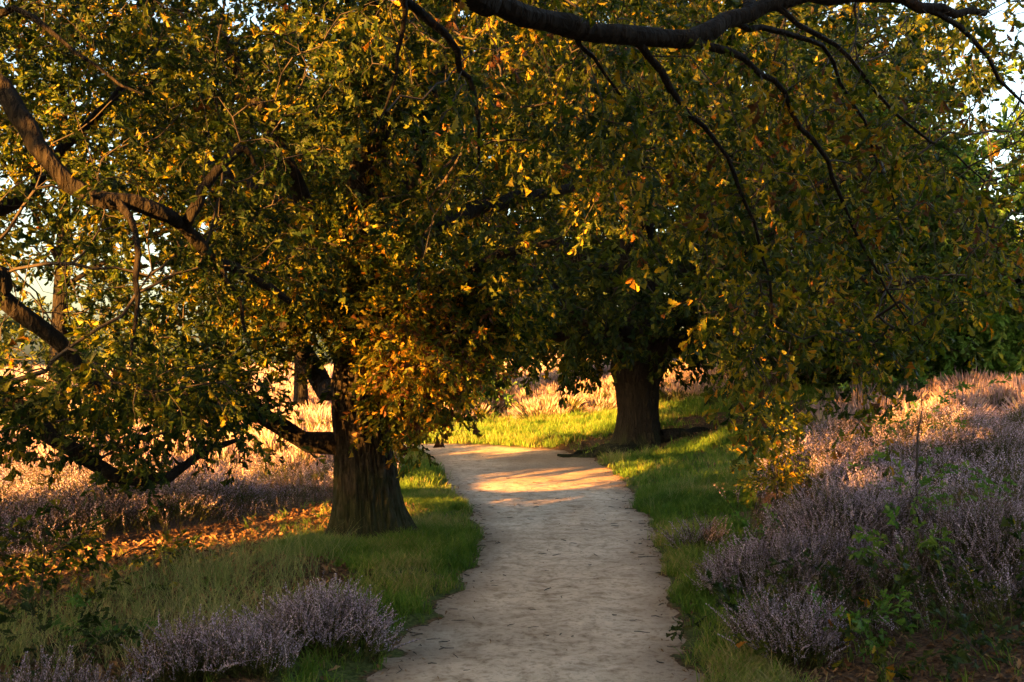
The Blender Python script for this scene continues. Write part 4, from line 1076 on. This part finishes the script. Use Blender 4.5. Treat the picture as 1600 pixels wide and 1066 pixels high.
for k, (px, py, h, sp, m, lb) in enumerate([(1285, 965, .3, .16, M_LEAFD, 'dark leafed seedling between the two nearest violet heather bushes'), (1480, 985, .32, .18, M_LEAF, 'olive leafed seedling in the brown litter of the right bank'),
        (1350, 1005, .22, .16, M_LEAFG, 'bright low seedling in front of the dark heather, lower right'), (1530, 1045, .2, .16, M_LEAFD, 'dark low seedling in the bottom right corner'), (1440, 860, .5, .15, M_LEAFG, 'upright green seedling rising out of the right bank heather'),
        (1570, 860, .5, .18, M_LEAFG, 'green seedling among heather by the right edge, higher up the bank'), (1215, 870, .22, .12, M_LEAFG, 'small green shoot in the tall grass at the heather edge'), (170, 1010, .2, .14, M_LEAFG, 'small green seedling in the long pale grass at lower left')]):
    sapling('oak_seedling', lb, 'seedling', px, py, 0, h, sp, 11, 80 + k, m, SP_HI, (.42, .6), 3, 2, .55, SEED)
for k, (px, Y, h, sp, m, lb) in enumerate([(1093, 36, 1.9, .5, M_LEAF2, 'small lit tree alone on the far heath right of the second oak'), (1165, 33, 1.3, .4, M_LEAFG, 'young bush on the far heath nearest the small lit tree'),
        (750, 30, 1.2, .6, M_LEAFG, 'bright yellow green broom bush beyond the path bend'), (640, 27, 1.2, .5, M_LEAFG, 'green bush directly behind the nearer oak trunk'),
        (880, 44, 2.2, .9, M_LEAF2, 'pale bush on the far heath left of the second oak'), (1290, 30, 1.5, .6, M_LEAF2, 'golden bush on the slope behind the hanging twigs')]):
    sapling('heath_shrub', lb, 'shrub', px, 600, Y, h, sp, 40, 60 + k, m, SP_LOW, (.5, .8), 3, 3, .7, 'shrubs on the far heath')

# fallen stick and stump on the left
p = at(288, 900, 8.5); x, y = p[0], p[1]; z = float(gz(x, y)[0])
t = trunk_mesh([(x, y, z - .03, .03), (x, y, z + .08, .026), (x + .01, y, z + .15, .024)], [(0, .5, .5)], 3, nth=20, nz=12, ridge=.002)
o = obj('stump', t, M_BARK3, smooth=True, origin=(x, y, z)); tag(o, 'short broken stump sticking up from the lit leaf litter at left', 'stump')
b = Buf()
for k in range(5):
    q0 = at(180 + 40 * k, 900 - 6 * k, 8.3); pts = []
    for t_ in np.linspace(0, 1, 8):
        xx = q0[0] + t_ * .5 * math.cos(.4 + k); yy = q0[1] + t_ * .4 * math.sin(.5 + k * 1.3); pts.append((xx, yy, float(gz(xx, yy)[0]) + .02 + .09 * math.sin(t_ * PI)))
    V, f = tube(pts, np.linspace(.008, .003, 8), 5); b.add(V, [(f, 0)], .5)
o = obj('fallen_branch', b, M_BARK3, smooth=True, origin=tuple(at(250, 900, 8.3))); tag(o, 'dry fallen branch with bent twigs lying on the litter at left', 'branch')

# ---------------------------------------------------------------- light
w = bpy.data.worlds.new('World'); scn.world = w; w.use_nodes = True
nt = w.node_tree; nt.nodes.clear()
sky = nt.nodes.new('ShaderNodeTexSky'); sky.sky_type = 'NISHITA'; sky.sun_disc = False
sky.sun_elevation = EL; sky.sun_rotation = math.atan2(-SUN[0], -SUN[1]); sky.air_density = 1.0; sky.dust_density = 4; sky.ozone_density = .6
bg = nt.nodes.new('ShaderNodeBackground'); bg.inputs[1].default_value = .05
wo = nt.nodes.new('ShaderNodeOutputWorld'); nt.links.new(sky.outputs[0], bg.inputs[0]); nt.links.new(bg.outputs[0], wo.inputs[0])
sd = bpy.data.lights.new('sun', 'SUN'); sd.energy = 5; sd.angle = math.radians(.5); sd.color = (1, .41, .07)
so = bpy.data.objects.new('sun', sd); COL.objects.link(so)
so.rotation_euler = Vector((SUN[0] * math.cos(EL), SUN[1] * math.cos(EL), -math.sin(EL))).to_track_quat('-Z', 'Y').to_euler(); so.location = (-20, -20, 12)

scn.view_settings.view_transform = 'Standard'; scn.view_settings.look = 'None'
scn.view_settings.exposure = 3.98; scn.view_settings.gamma = 1
c = scn.cycles; c.max_bounces = 6; c.diffuse_bounces = 4; c.glossy_bounces = 2; c.transmission_bounces = 4; c.use_denoising = True
print('verts', sum(len(o.data.vertices) for o in bpy.data.objects if o.type == 'MESH'))

#print('SAP', ground_at(1215,765), ground_at(1215,785), ground_at(65,972), ground_at(535,1000))
